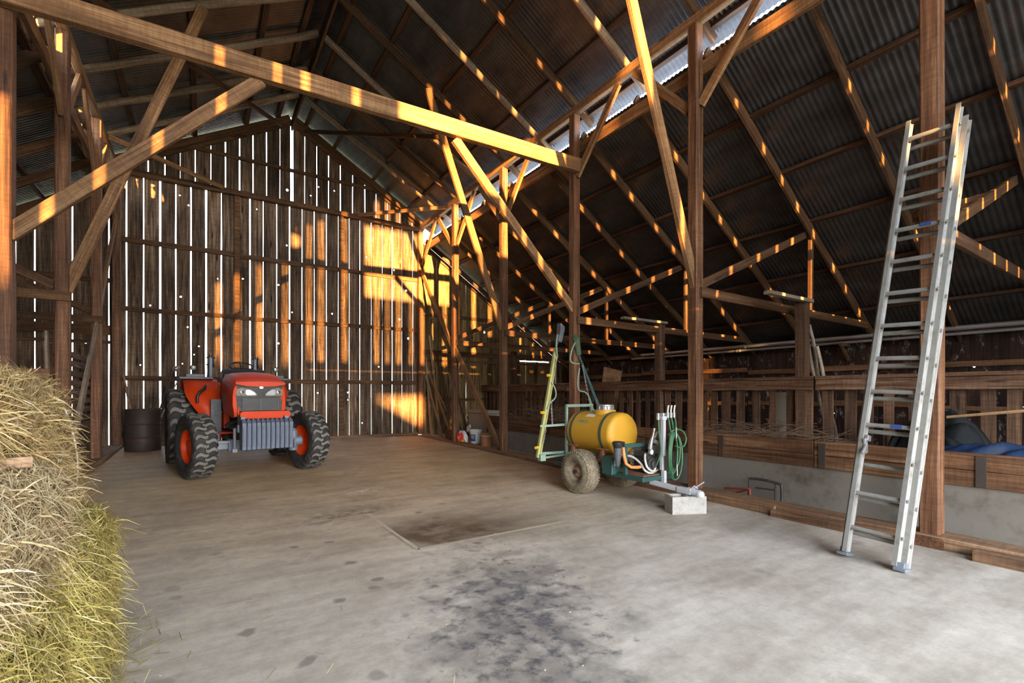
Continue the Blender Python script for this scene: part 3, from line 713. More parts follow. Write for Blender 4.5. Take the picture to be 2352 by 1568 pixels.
# ties, braces and struts of the aisles
for y, zt in ((1.6, 2.95), (4.2, 2.86), (6.8, 2.80), (9.3, 2.82), (11.8, 2.82)):
    timber('aisle_tie', (XR - .02, y - .10, zt), (11.25, y - .10, zt - .04), .05, .135, 'raft', f'tie over the right aisle from the post {wR[y]}', 'beam', 'ties over the right aisle')
    timber('aisle_brace', (XR + .08, y, 2.98), (8.95, y, zaisle(8.95) - .24), .05, .12, 'raft', f'rising brace, right aisle, from the post {wR[y]}', 'brace', 'rising braces of the right aisle')
    if y > 2: timber('strut', (9.08, y - .04, zt - .1), (9.08, y - .04, zaisle(9.08) - .14), .09, .06, 'raft', f'upright strut, right aisle, in line with the post {wR[y]}', 'strut', 'struts of the right aisle')
for y in (9.25, 11.85):
    timber('aisle_tie', (XL + .1, y - .10, 2.83), (-6.6, y - .10, 2.83), .05, .13, 'raft', f'tie over the left aisle from the post {wL[y]}', 'beam', 'ties over the left aisle')
    timber('aisle_brace', (XL - .08, y, 2.98), (-4.6, y, zaisle(-4.6) - .24), .05, .12, 'raft', f'rising brace, left aisle, from the post {wL[y]}', 'brace', 'rising braces of the left aisle')
timber('aisle_brace', (XR + .08, 1.75, 3.2), (8.9, 1.75, 4.1), .05, .12, 'raft', 'upper of the two rising braces right of the ladder', 'brace', 'rising braces of the right aisle')
# sills
def sill(y0, y1, x, wd, z0, z1, label):
    timber('sill_timber', (x, y0, (z0 + z1) / 2), (x, y1, (z0 + z1) / 2), wd, z1 - z0, 'scrap' if 0 else 'plank2', label, 'timber', 'sill timbers along the floor edge')
M['plank2'] = wood('sill_wood', (.12, .058, .026), (.25, .135, .066), (.36, .23, .125), 'X', .8, 1.0, .3)
sill(7.9, 14.2, 5.83, .34, -.02, .115, 'sill timber under the right posts, nearest the back wall')
sill(3.0, 7.9, 5.83, .34, -.02, .112, 'long sill timber under the right posts beside the sprayer')
sill(-.6, 3.0, 5.86, .30, -.02, .112, 'sill timber under the post behind the ladder')
sill(1.75, 3.0, 5.63, .09, -.02, .075, 'low timber laid against the sill left of the ladder foot')
sill(-.6, 1.25, 5.62, .12, -.02, .085, 'low timber laid against the sill at the right edge of the view')
timber('sill_block', (5.70, 1.62, .05), (6.02, 1.62, .05), .30, .115, 'post', 'square wooden block under the post behind the ladder', 'block')
timber('sill_timber', (XL, 9.0, .10), (XL, 14.2, .17), .26, .16, 'plank2', 'sill timber under the left posts beside the drum', 'timber', 'sill timbers along the floor edge')
timber('sill_timber', (-1.5, 14.27, .20), (5.75, 14.27, .16), .12, .07, 'plank2', 'thin sill timber along the foot of the back wall', 'timber', 'sill timbers along the floor edge')

# ================================================================== feed manger and slatted fence on the right
t = thing('feed_manger', (6.3, 6.3, 0), 'long feed manger of plank over concrete behind the right posts', 'manger')
def rel(m, o): return m.xform(Matrix.Translation(-Vector(o.location)))
m = MB(); m.box((6.38, 5.5, .26), (.14, 10.6, .56)); rel(m, t).build('concrete_wall', M['manger_wall'], t, bevel=.01)
m = MB()
for i in range(4):
    y0 = .2 + i * 2.65
    for z0, z1 in ((.535, .69), (.695, .862)):
        m.box((6.31 + random.uniform(-.006, .006), y0 + 1.32, (z0 + z1) / 2), (.05, 2.64, z1 - z0), t=random.random())
rel(m, t).build('planks', M['plank'], t, bevel=.006)
for y in (1.35, 2.75, 4.08, 5.9, 8.3, 10.3):
    m = MB(); m.box((6.277, y, .69), (.016, .075, .30)); rel(m, t).build('iron_strap', M['drum'], t)
m = MB(); m.box((7.2, 5.5, .60), (1.7, 10.6, .06)); rel(m, t).build('bed', M['girt'], t)

XFN = 8.15
t = thing('slatted_fence', (XFN, 7, 0), 'long slatted fence with a worn top rail behind the manger', 'fence')
for a, b in ((-.2, 3.62), (3.66, 9.7), (9.74, 14.2)):
    m = MB(); n = 14
    rows = []
    for i in range(n + 1):
        y = a + (b - a) * i / n; j = random.uniform(-.008, .008)
        rows.append([(XFN - .10 + j, y, 1.50 + j), (XFN + .05, y, 1.50), (XFN + .05, y, 1.66), (XFN - .09 + j, y, 1.66 + j)])
    m.grid(rows, closed=True); m.face((3, 2, 1, 0)); k = len(m.v); m.face((k - 4, k - 3, k - 2, k - 1))
    m.box((XFN - .01, (a + b) / 2, 1.69), (.20, b - a, .05), t=.3)
    rel(m, t).build('rail', M['rail'], t)
y = -.1
while y < 14.1:
    m = MB(); wd = random.uniform(.105, .17); m.box((XFN + random.uniform(-.015, .015), y, 1.02), (.028, wd, 1.0), Matrix.Rotation(random.uniform(-.012, .012), 3, 'X'), t=random.random())
    rel(m, t).build('slat', M['fence'], t); y += random.uniform(.215, .30)
for y, zt in ((1.1, 2.9), (3.86, 2.9), (6.72, 2.9), (9.5, 2.9), (12.35, 2.74)):
    m = MB(); m.box((XFN, y, zt / 2), (.15, .16, zt)); rel(m, t).build('post', M['fence'], t, bevel=.008)
for y in (3.80, 6.66): m = MB(); m.bar((6.95, y - .02, 2.93), (XFN + .1, y - .02, 2.93), .10, .05); rel(m, t).build('cross_piece', M['greywood'], t)

# slatted fence on the left
t = thing('board_fence', (-2.0, 12.3, 0), 'dark fence of horizontal boards behind the left posts', 'fence')
for i in range(12):
    z = .28 + i * .17; top = .155 if i < 4 else .105
    m = MB(); m.box((-2.0, 12.35, z + random.uniform(-.01, .01)), (.03, 3.7, top), Matrix.Rotation(random.uniform(-.006, .006), 3, 'X'), t=random.random())
    rel(m, t).build('board', M['rail'], t)
for y in (10.55, 12.4, 14.1): m = MB(); m.box((-2.05, y, 1.15), (.08, .10, 2.2)); rel(m, t).build('post', M['fence'], t)
# ================================================================== tractor
def steer(a, p): return Matrix.Translation(p) @ Matrix.Rotation(a, 4, 'Z') @ Matrix.Translation(-Vector(p))
def tyre(mb, cx, R0, hw, rim, nl, lug, sweep):
    """agricultural tyre around the x axis at (cx, 0, 0): mat 0 rubber, mat 1 worn lug faces"""
    Rc = R0 - lug
    prof = [(-hw * .72, rim), (-hw * .93, rim + (Rc - rim) * .3), (-hw * 1.0, rim + (Rc - rim) * .62), (-hw * .93, Rc - .03), (-hw * .75, Rc - .008), (0, Rc + .004), (hw * .75, Rc - .008), (hw * .93, Rc - .03), (hw, rim + (Rc - rim) * .62), (hw * .93, rim + (Rc - rim) * .3), (hw * .72, rim)]
    mb.lathe([(cx + x, r) for x, r in prof], (0, 0, 0), (1, 0, 0), 48, m=0)
    def P(x, r, q): return Vector((cx + x, r * math.sin(q), r * math.cos(q)))
    dq = 2 * math.pi / nl
    for s in (-1, 1):
        for k in range(nl):
            q0 = k * dq + (dq / 2 if s > 0 else 0); st = 7; rows = []
            for i in range(st + 1):
                f = i / st; x = s * hw * (1.0 - 1.12 * f)
                q = q0 + sweep * (.75 * f + .3 * math.sin(f * math.pi * 1.6)) ; wq = dq * (.19 - .03 * f)
                ax = abs(x) / hw
                r1 = R0 - .006 - .05 * max(0, ax - .80) / .2; r0 = Rc - .02 - .09 * max(0, ax - .75) / .25
                rows.append([P(x, r0, q - wq * 1.15), P(x, r1, q - wq), P(x, r1, q + wq), P(x, r0, q + wq * 1.15)])
            n0 = len(mb.v)
            for r in rows: mb.v += r
            for i in range(st):
                for j in range(3):
                    mb.face((n0 + i * 4 + j, n0 + i * 4 + j + 1, n0 + i * 4 + 5 + j, n0 + i * 4 + 4 + j), 1 if j == 1 and i > 0 else 0)
            mb.face((n0, n0 + 1, n0 + 2, n0 + 3), 0); e = n0 + st * 4; mb.face((e + 3, e + 2, e + 1, e), 0)
T = thing('tractor', (.69, 10.28, floor_z(.7, 9.6)), 'orange compact tractor with folded roll bar parked in front of the back wall', 'tractor', rz=R(4.9))
def wheel(name, x, y, R0, hw, rim, nl, lug, st, side):
    c = Vector((x, y, R0 - .012)); A = Matrix.Translation(c) @ Matrix.Rotation(st, 4, 'Z')
    m = MB(); tyre(m, 0, R0, hw, rim, nl, lug, .34 if hw > .2 else .30); m.xform(A); w_ = m.build(name, [M['rubber'], M['lug']], T, smooth=38)
    m = MB(); o = side * hw
    m.lathe([(-hw * .74, rim + .012), (-hw * .62, rim - .015), (o * .1, rim - .03), (o * .32, rim * .86), (o * .36, rim * .45), (o * .5, rim * .42), (o * .5, 0.001)], (0, 0, 0), (1, 0, 0), 36)
    m.lathe([(hw * .74, rim + .012), (hw * .62, rim - .015), (o * .1, rim - .03)], (0, 0, 0), (1, 0, 0), 36)
    for k in range(8):
        q = k * math.pi / 4; m.cyl((o * .36, rim * .6 * math.cos(q), rim * .6 * math.sin(q)), (o * .44, rim * .6 * math.cos(q), rim * .6 * math.sin(q)), .014, n=6)
    m.xform(A); m.build('rim', M['orange'], w_, smooth=35)
ST = R(13)
wheel('front_wheel', -.865, -1.05, .525, .172, .27, 23, .030, ST, -1); wheel('front_wheel', .845, -1.05, .525, .172, .27, 23, .030, ST, 1)
wheel('rear_wheel', -.93, 1.05, .73, .245, .40, 20, .038, 0, -1); wheel('rear_wheel', .90, 1.05, .73, .245, .40, 20, .038, 0, 1)
# chassis, axle
m = MB(); m.box((0, -.35, .62), (.40, 2.1, .42)); m.box((0, .85, .72), (.55, .8, .5)); m.cyl((-.66, 1.05, .72), (.66, 1.05, .72), .13, n=18); m.box((0, -1.1, .9), (.5, .5, .22))
for k in range(5): m.cyl((-.24, -.9 + k * .22, .78 + .04 * (k % 2)), (-.32, -.9 + k * .22, .74), .05, n=10)
for k in range(4): m.tube([(-.22, -1.1 + .1 * k, .92), (-.34, -1.0 + .1 * k, .86 - .03 * k), (-.25, -.7, .72)], .014, 6)
m.build('engine_block', M['engine'], T, bevel=.012)
m = MB(); m.bar((-.60, -1.05, .50), (.60, -1.05, .50), .15, .13); m.box((-.36, -1.08, .50), (.12, .20, .19)); m.box((.36, -1.08, .50), (.12, .20, .19))
m.bar((-.58, -1.17, .56), (.58, -1.17, .56), .045, .045)
for s in (-1, 1):
    m.cyl((s * .60, -1.05, .34), (s * .60, -1.05, .70), .075, n=16); m.cyl((s * .57, -1.05, .51), (s * .74, -1.05, .51), .095, n=16); m.cyl((s * .60, -1.18, .57), (s * .60, -1.18, .40), .02, n=8)
    m.cyl((s * .60, -1.05, .70), (s * .60, -1.05, .735), .045, n=12)
m.build('front_axle', M['lgrey'], T, smooth=40, bevel=.006)
m = MB(); m.box((-.30, -1.60, .86), (.06, .35, .26)); m.box((.33, -1.60, .86), (.06, .35, .26)); m.box((0, -1.62, .80), (.72, .10, .12)); m.cyl((-.38, -1.52, .46), (-.38, -1.52, .80), .022, n=10); m.box((-.38, -1.52, .45), (.07, .07, .06))
m.build('weight_bracket', M['lgrey'], T, bevel=.004)
for k in range(11):
    x = -.312 + k * .0665; m = MB()
    m.prism([(-1.72, .47), (-1.98, .49), (-1.99, .90), (-1.93, .945), (-1.80, .95), (-1.72, .90)], lambda u, v, w_: (x + w_ * 1.0, u, v), -.029, .029)
    m.box((x, -1.90, .955), (.022, .05, .025)); m.box((x, -1.99, .70), (.034, .012, .30))
    m.build('front_weight', M['weight'], T, bevel=.006)
# hood
def hood_sec(y, hw, zt, zb, sh):
    pts = [(-hw * .94, zb), (-hw, zb + (zt - zb) * .35), (-hw, zt - .24), (-hw * .965, zt - .13), (-hw * .86, zt - .055), (-hw * .6, zt - .018), (0, zt)]
    pts = pts + [(-x, z) for x, z in pts[-2::-1]]
    return [(x, y + sh * (abs(x) / hw) ** 2, z) for x, z in pts]
m = MB()
secs = [hood_sec(-1.465, .375, 1.50, .98, .05), hood_sec(-1.46, .392, 1.555, .965, .05), hood_sec(-1.40, .40, 1.60, .96, .04), hood_sec(-1.22, .402, 1.675, .96, .02), hood_sec(-.90, .40, 1.725, .97, 0), hood_sec(-.3, .385, 1.745, 1.0, 0), hood_sec(.05, .375, 1.75, 1.02, 0)]
m.grid(secs); n = 13; m.face(range(n)); k = len(m.v); m.face(range(k - n, k))
m.build('hood', M['orange'], T, smooth=40)
m = MB()   # overhanging lip above the headlights
m.grid([[(x * .335, -1.40, z1) for x, z1 in ((-1.06, 1.56), (-.7, 1.585), (0, 1.60), (.7, 1.585), (1.06, 1.56))], [(x * .35, -1.515, z1) for x, z1 in ((-1.05, 1.535), (-.7, 1.545), (0, 1.555), (.7, 1.545), (1.05, 1.535))], [(x * .35, -1.525, z1) for x, z1 in ((-1.05, 1.505), (-.6, 1.475), (0, 1.465), (.6, 1.475), (1.05, 1.505))], [(x * .335, -1.42, z1) for x, z1 in ((-1.06, 1.50), (-.6, 1.47), (0, 1.46), (.6, 1.47), (1.06, 1.50))]])
m.build('hood_lip', M['orange'], T, smooth=50)
m = MB(); o_ = [(-.33, 1.08), (-.20, 1.045), (.20, 1.045), (.33, 1.08), (.345, 1.30), (.365, 1.50), (.20, 1.475), (0, 1.465), (-.20, 1.475), (-.365, 1.50), (-.345, 1.30)]
m.prism(o_, lambda u, v, w_: (u, -1.475 + .10 * (abs(u) / .4) ** 2 + w_, v), -.022, .03); g_ = m.build('grille', M['grille'], T, smooth=30)
m = MB()
for k in range(9): m.box((0, -1.502, 1.095 + k * .021), (.50, .012, .008))
for x in (-.26, 0, .26): m.box((x, -1.504, 1.18), (.008, .012, .20))
m.build('mesh_panel', M['dgrey'], g_)
def lens(s):
    o = [(.055, 1.335), (.075, 1.31), (.34, 1.318), (.352, 1.36), (.335, 1.425), (.27, 1.45), (.16, 1.425), (.085, 1.375)]
    f = lambda u, v, w_: (s * u, -1.497 + .10 * (u / .4) ** 2 + w_, v)
    m = MB(); m.prism(o, f, -.016, .01); h = m.build('headlight', M['lens'], T, smooth=30)
    o2 = [(.07, 1.332), (.20, 1.326), (.225, 1.36), (.215, 1.412), (.165, 1.415), (.10, 1.375)]
    m = MB(); m.prism(o2, f, -.022, -.014); m.build('reflector', M['glassw'], h, smooth=30)
    m = MB(); m.lathe([(-.010, .03), (-.014, .018), (-.006, .008)], f(.27, 1.375, -.012), (0, 1, 0), 16); m.build('bulb', M['chrome'], h, smooth=40)
lens(-1); lens(1)
m = MB(); m.lathe([(0, .001), (-.002, .028), (.006, .034)], (0, -1.528, 1.452), (0, 1, 0), 20)
for v_ in m.v: v_.z = 1.452 + (v_.z - 1.452) * .68
em = m.build('emblem', M['chrome'], T, smooth=40); m = MB(); m.bar((-.016, -1.532, 1.444), (0, -1.532, 1.462), .004, .005); m.bar((0, -1.532, 1.462), (.016, -1.532, 1.444), .004, .005); m.build('emblem_mark', M['dgrey'], em)
m = MB(); o_ = [(-.34, .955), (-.36, .985), (-.36, 1.045), (-.33, 1.07), (.33, 1.07), (.36, 1.045), (.36, .985), (.34, .955)]
m.prism(o_, lambda u, v, w_: (u * 1.02 + .04, -1.78 + .10 * (abs(u) / .36) ** 6 + w_, v), 0, .33); m.box((0, -1.5, .985), (.62, .2, .06)); m.cyl((-.35, -1.70, 1.02), (-.35, -1.70, 1.14), .012, n=8)
m.build('bumper', M['orange'], T, smooth=35, bevel=.008)
m = MB()
for k in range(4): m.box((-.392 + .004, -.95 + k * .24, 1.30), (.012, .20, .17))
m.build('side_grille', M['dgrey'], T)
m = MB()
for k in range(3): m.box((-.402, -1.10 + k * .10, 1.48 + .0 * k), (.006, .07, .04), Matrix.Rotation(R(12), 3, 'X'))
m.build('side_decal', M['lgrey'], T)
# fenders
def fender(s):
    m = MB(); ra, rb = [], []; n = 22
    for i in range(n + 1):
        f = i / n; q = R(205) - R(175) * f           # from low front over the top to the rear
        x0 = .36; x1 = .42 + (.50 if s < 0 else .42) * smoothstep(f / .42)
        r = .90 if f > .16 else .90 + .0 * f
        y, z = 1.05 + r * math.cos(q), .73 + r * math.sin(q)
        ra.append((s * x0, y, z)); rb.append((s * x1, y, z))
    m.grid([ra, rb]); f_ = m.build('fender', M['orange'], T, smooth=50, solid=.018)
    m = MB(); c = []
    for i in range(n + 1):
        q = R(205) - R(175) * i / n; c.append((1.05 + .90 * math.cos(q), .73 + .90 * math.sin(q)))
    m.prism(c + [(1.7, .62), (.3, .50)], lambda u, v, w_: (s * .37 + w_, u, v), -.01, .01); m.build('side_plate', M['orange'], f_)
    m = MB(); m.box((s * .70, 1.12, 1.655), (.56, .62, .045)); m.box((s * .72, .98, 1.70), (.30, .22, .07)); m.build('top_box', M['dgrey'], f_, bevel=.01)
    m = MB(); m.tube([(s * .60, .36, 1.50), (s * .62, .27, 1.44), (s * .70, .22, 1.38), (s * .74, .20, 1.30), (s * .74, .19, 1.18)], .024, 10); m.build('grab_handle', M['blackp'], f_, smooth=50)
    m = MB(); m.cyl((s * .74, 1.0, 1.73), (s * .74, 1.0, 1.80), .018, n=8); m.lathe([(-.05, .03), (-.03, .055), (.03, .06), (.04, .045), (.04, 0.001)], (s * .74, 1.0, 1.86), (0, -1, 0), 16); m.build('lamp', M['blackp'], f_, smooth=40)
    m = MB(); m.lathe([(.041, .042), (.046, .02), (.048, .001)], (s * .74, 1.0, 1.86), (0, -1, 0), 14); m.build('lamp_lens', M['lens'], f_, smooth=40)
fender(-1); fender(1)
# platform, console, levers, seat
m = MB(); m.box((0, .22, .63), (1.36, .62, .035)); m.box((-.62, -.05, .60), (.26, .10, .07)); m.build('platform', M['orange'], T, bevel=.006)
m = MB(); m.box((-.46, .12, .94), (.17, .12, .62)); m.box((-.46, .055, 1.02), (.05, .012, .16)); m.build('step_panel', M['dgrey'], T, bevel=.01)
m = MB(); m.box((-.30, .10, .90), (.10, .22, .38)); m.box((-.26, .10, 1.12), (.12, .12, .10)); m.build('side_tank', M['orange'], T, bevel=.012)
m = MB(); m.prism([(.0, 1.0), (.36, 1.0), (.42, 1.45), (.34, 1.78), (.16, 1.82), (.0, 1.72)], lambda u, v, w_: (w_, u, v), -.36, .36); m.build('dash_console', M['blackp'], T, bevel=.03)
m = MB(); m.tube([(.20 * math.cos(q), .42 + .18 * math.sin(q), 1.88 + .09 * math.sin(q)) for q in [k * math.pi / 14 for k in range(28)]], .016, 8, closed=True)
for q in (R(90), R(210), R(330)): m.tube([(0, .42, 1.84), (.20 * math.cos(q), .42 + .18 * math.sin(q), 1.88 + .09 * math.sin(q))], .012, 6)
m.cyl((0, .42, 1.84), (0, .30, 1.62), .03, n=10); m.build('steering_wheel', M['blackp'], T, smooth=50)
m = MB(); m.box((0, 1.02, 1.22), (.50, .48, .14)); m.box((0, 1.27, 1.50), (.48, .13, .48), Matrix.Rotation(R(-10), 3, 'X')); m.build('seat', M['blackp'], T, bevel=.05)
for x, z, y in ((-.40, 1.55, .55), (-.34, 1.50, .72), (-.30, 1.42, .45)):
    m = MB(); m.tube([(x, y, 1.05), (x - .01, y - .02, z - .08)], .009, 6); lv = m.build('lever', M['engine'], T)
    m = MB(); m.cyl((x - .01, y - .02, z - .10), (x - .012, y - .022, z + .02), .014, .022, 10); m.build('knob', M['orange'], lv, smooth=40)
for x in (-.41, .41):
    m = MB(); m.bar((x, 1.42, .85), (x, 1.42, 2.10), .055, .07); r_ = m.build('roll_bar_post', M['lgrey'], T, bevel=.008)
    m = MB()
    for d in (-.05, .05): m.prism([(.0 + .075 * math.cos(q), 2.02 + .13 * math.sin(q)) for q in [k * math.pi / 6 for k in range(12)]], lambda u, v, w_: (x + d + w_, 1.42 + u, v), -.007, .007)
    for z in (1.95, 2.09): m.cyl((x - .08, 1.42, z), (x + .08, 1.42, z), .014, n=8)
    m.cyl((x, 1.46, 2.04), (x, 1.46, 2.16), .03, n=10)
    m.build('hinge_bracket', M['blackp'], r_)
m = MB(); m.bar((-.41, 1.55, 2.06), (-.41, 2.05, 1.55), .05, .06); m.bar((.41, 1.55, 2.06), (.41, 2.05, 1.55), .05, .06); m.bar((-.41, 2.05, 1.55), (.41, 2.05, 1.55), .05, .06); m.build('folded_roll_bar', M['lgrey'], T, bevel=.008)

# ================================================================== yellow sprayer trailer
SO = Vector((5.0, 5.0, 0)); S = thing('sprayer_trailer', SO, 'two-wheeled sprayer trailer with yellow tank, folded booms and hoses', 'sprayer')
def sb(mb, name, mat, parent=None, **k):
    for i in range(len(mb.v)): mb.v[i] = mb.v[i] - SO
    return mb.build(name, M[mat] if isinstance(mat, str) else mat, parent or S, **k)
def turf_wheel(x, side):
    m = MB(); hw, R0, rim = .135, .318, .125
    m.lathe([(-hw * .6, rim), (-hw * .95, rim + .05), (-hw, .20), (-hw * .92, .265), (-hw * .7, .297), (-hw * .3, .312), (0, .315), (hw * .3, .312), (hw * .7, .297), (hw * .92, .265), (hw, .20), (hw * .95, rim + .05), (hw * .6, rim)], (x, 5.22, R0 - .003), (1, 0, 0), 56)
    nl = 40
    for k in range(nl):
        for j, (xx, rr, dq, wd) in enumerate(((-.105, .283, 0, .03), (-.07, .300, .5, .034), (-.025, .311, 0, .032), (.025, .311, .5, .032), (.07, .300, 0, .034), (.105, .283, .5, .03))):
            q = (k + dq) * 2 * math.pi / nl; c = Vector((x + xx, 5.22 + rr * math.sin(q), R0 - .003 + rr * math.cos(q)))
            m.box(c, (wd, .026, .018), Matrix.Rotation(-q, 3, 'X') @ Matrix.Rotation(R(20 if j % 2 else -20), 3, 'Z'))
    w_ = sb(m, 'wheel', 'turf', smooth=40)
    m = MB(); o = side
    m.lathe([(-hw * .62, rim + .004), (-o * 0, rim - .02), (o * .045, .075), (o * .05, .05), (o * .085, .045), (o * .085, .001)], (x, 5.22, R0 - .003), (1, 0, 0), 28); m.lathe([(o * hw * .66, rim + .012), (o * hw * .55, rim - .006), (0, rim - .02)], (x, 5.22, R0 - .003), (1, 0, 0), 28)
    h = sb(m, 'rim', 'rim', w_, smooth=35)
    m = MB(); m.cyl((x + o * .085, 5.22, R0), (x + o * .105, 5.22, R0), .03, n=12); sb(m, 'hub_cap', 'drum', w_)
turf_wheel(4.60, -1); turf_wheel(5.46, 1)
m = MB()
for x in (4.74, 5.30): m.bar((x, 4.16, .335), (x, 5.98, .335), .05, .06)
for y in (4.18, 4.85, 5.6, 5.95): m.bar((4.72, y, .335), (5.32, y, .335), .05, .06)
m.cyl((4.68, 5.22, .315), (5.40, 5.22, .315), .03, n=10); m.bar((4.95, 4.2, .30), (4.95, 4.5, .30), .06, .06); sb(m, 'chassis', 'tgreen', bevel=.005)
m = MB()
for k in range(4): m.box((4.76 + .0 + k * .135 + .067, 4.52, .372), (.13, .66, .014), t=random.random())
sb(m, 'deck', M['sill'])
# tank lying along y
def cap_prof(y0, y1, r, d=.10): 
    L = []
    for k in range(7): q = k / 6 * math.pi / 2; L.append((y0 - d * math.cos(q) ** 1.0 + 0, max(.001, r * math.sin(q) ** .62)))
    return L
TC, TR = Vector((5.0, 0, .865)), .305
pr = []
for k in range(9): q = k / 8 * math.pi / 2; pr.append((4.80 - .085 * math.cos(q), max(.001, TR * math.sin(q) ** .55)))
for y in (4.95, 5.15, 5.35, 5.5): pr.append((y, TR))
for k in range(8, -1, -1): q = k / 8 * math.pi / 2; pr.append((5.62 + .085 * math.cos(q), max(.001, TR * math.sin(q) ** .55)))
m = MB(); m.lathe([(y, r) for y, r in pr], (5.0, 0, .865), (0, 1, 0), 48); tk = sb(m, 'tank', 'tank', smooth=50)
m = MB(); m.lathe([(-.02, .17), (.02, .155), (.05, .15), (.055, .11)], (5.0, 5.12, 1.15), (0, 0, 1), 32); sb(m, 'filler_neck', 'tank', tk, smooth=40)
m = MB(); m.lathe([(0, .115), (.055, .115), (.06, .125), (.075, .125), (.08, .10), (.07, .001)], (5.0, 5.12, 1.20), (0, 0, 1), 28)
for k in range(12): q = k * math.pi / 6; m.box((5.0 + .122 * math.cos(q), 5.12 + .122 * math.sin(q), 1.235), (.014, .014, .05))
sb(m, 'filler_cap', 'steel', tk, smooth=40)
for y in (4.92, 5.55):
    m = MB(); n = 40; rr = TR + .004
    rows = [[(5.0 + k_ * math.sin(q), yy, .865 + k_ * math.cos(q)) for q in [R(-128 + 256 * i / n) for i in range(n + 1)]] for yy, k_ in ((y - .024, rr), (y - .024, rr + .005), (y + .024, rr + .005), (y + .024, rr))]
    m.grid(rows); sb(m, 'tank_strap', 'strap', tk, smooth=50)
    m = MB()
    for s in (-1, 1):
        m.bar((5.0 + s * .24, y - .10, .66), (5.0 + s * .24, y + .10, .66), .09, .012); m.bar((5.0 + s * .25, y, .36), (5.0 + s * .25, y, .66), .04, .04)
    m.bar((4.75, y, .55), (5.25, y, .55), .05, .03); sb(m, 'cradle', 'rust')
# labels on the tank side (a sticker with worn lettering)
def on_tank(y, ang, off=.003): q = R(ang); return Vector((5.0 - (TR + off) * math.sin(q), y, .865 + (TR + off) * math.cos(q)))
def sticker(y0, y1, a0, a1, mat, name, off=.003, par=None, sh=0):
    m = MB(); m.grid([[on_tank(y0 + (y1 - y0) * i / 6 + sh * j / 4, a0 + (a1 - a0) * j / 4, off) for i in range(7)] for j in range(5)]); return sb(m, name, mat, par or tk)
sticker(5.12, 5.31, 27, 41, 'paper', 'paper_label', .003, None, .03)
sk = sticker(5.20, 5.44, 53, 63, 'ygreen', 'maker_label', .003)
def glyph(segs, y0, a0, sc_=1.0):
    m = MB()
    for (u0, v0, u1, v1) in segs:
        m.grid([[on_tank(y0 - u0 * .022 * sc_, a0 - v0 * 6.0, .0055), on_tank(y0 - u0 * .022 * sc_ - .006, a0 - v0 * 6.0 - .3, .0055)], [on_tank(y0 - u1 * .022 * sc_, a0 - v1 * 6.0, .0055), on_tank(y0 - u1 * .022 * sc_ - .006, a0 - v1 * 6.0 - .3, .0055)]])
    return m
segs = [(0,0,.1,1),(.1,1,.8,1),(.8,1,.8,.5),(.8,.5,.1,.5),(1.3,0,1.6,1),(1.6,1,2.0,0),(2.5,0,2.5,1),(2.5,1,3.2,.2),(3.2,.2,3.3,1),(3.9,0,4.0,1),(4.0,1,4.7,.9),(4.0,.5,4.5,.5),(3.9,0,4.7,0),(5.2,1,5.2,0),(5.2,0,6,0),(6.4,0,6.6,1),(6.6,1,7.0,0),(0,-.35,7.2,-.35)]
sb(glyph(segs, 5.41, 60.5, 1.22), 'lettering', 'ink', sk)
# battery box and strainer
m = MB(); m.box((4.72, 4.72, .46), (.17, .20, .24)); bx = sb(m, 'battery_box', 'tgreen', bevel=.012)
m = MB(); m.box((4.72, 4.618, .50), (.09, .004, .075)); lb = sb(m, 'white_label', 'white', bx)
m = MB(); 
for k in range(3): m.box((4.72, 4.615, .475 + k * .024), (.06, .003, .007))
sb(m, 'label_lettering', 'tgreen', lb)
m = MB(); m.lathe([(0, .05), (.06, .075), (.075, .075), (.09, .05), (.09, .001)], (4.62, 4.50, .72), (0, 0, 1), 20); m.box((4.66, 4.5, .77), (.12, .07, .06)); st_ = sb(m, 'strainer_head', 'blackp', smooth=40)
m = MB(); m.lathe([(0, .058), (-.10, .05), (-.22, .03), (-.26, .001)], (4.62, 4.50, .72), (0, 0, 1), 20); sb(m, 'strainer_bowl', 'dgrey', st_, smooth=40)
m = MB(); m.bar((4.69, 4.46, .745), (5.16, 4.46, .745), .035, .05); m.bar((4.72, 4.46, .36), (4.72, 4.46, .745), .04, .05); sb(m, 'strainer_bracket', 'tgreen')
m = MB(); m.tube([(4.66, 4.44, .73), (4.655, 4.42, .62), (4.67, 4.40, .52), (4.74, 4.38, .47), (4.85, 4.36, .46), (4.90, 4.36, .465)], .022, 10); sb(m, 'orange_hose', 'ohose', smooth=50)
def curve(pts, n=8):
    P = [Vector(p) for p in pts]; P = [2 * P[0] - P[1]] + P + [2 * P[-1] - P[-2]]; out = []
    for i in range(1, len(P) - 2):
        for k in range(n):
            t_ = k / n; a, b, c, d = P[i - 1], P[i], P[i + 1], P[i + 2]
            out.append(.5 * (2 * b + (c - a) * t_ + (2 * a - 5 * b + 4 * c - d) * t_ ** 2 + (3 * b - a - 3 * c + d) * t_ ** 3))
    out.append(P[-2]); return out
for pts in ([(4.82, 4.62, .60), (4.90, 4.5, .58), (4.93, 4.38, .50), (4.92, 4.30, .42), (5.0, 4.26, .385), (5.07, 4.26, .44), (5.10, 4.28, .52)],
            [(4.97, 4.34, .63), (4.92, 4.30, .58), (4.92, 4.27, .48), (4.98, 4.25, .42), (5.03, 4.25, .41)],
            [(5.0, 4.30, .40), (5.08, 4.28, .395), (5.16, 4.28, .42)]):
    m = MB(); m.tube(curve(pts), .0155, 10); sb(m, 'pale_hose', 'whose', smooth=60)
m = MB(); m.box((5.10, 4.42, .52), (.26, .24, .28)); m.cyl((5.04, 4.27, .50), (5.04, 4.34, .50), .085, n=20); m.cyl((5.04, 4.24, .50), (5.04, 4.27, .50), .05, n=16)
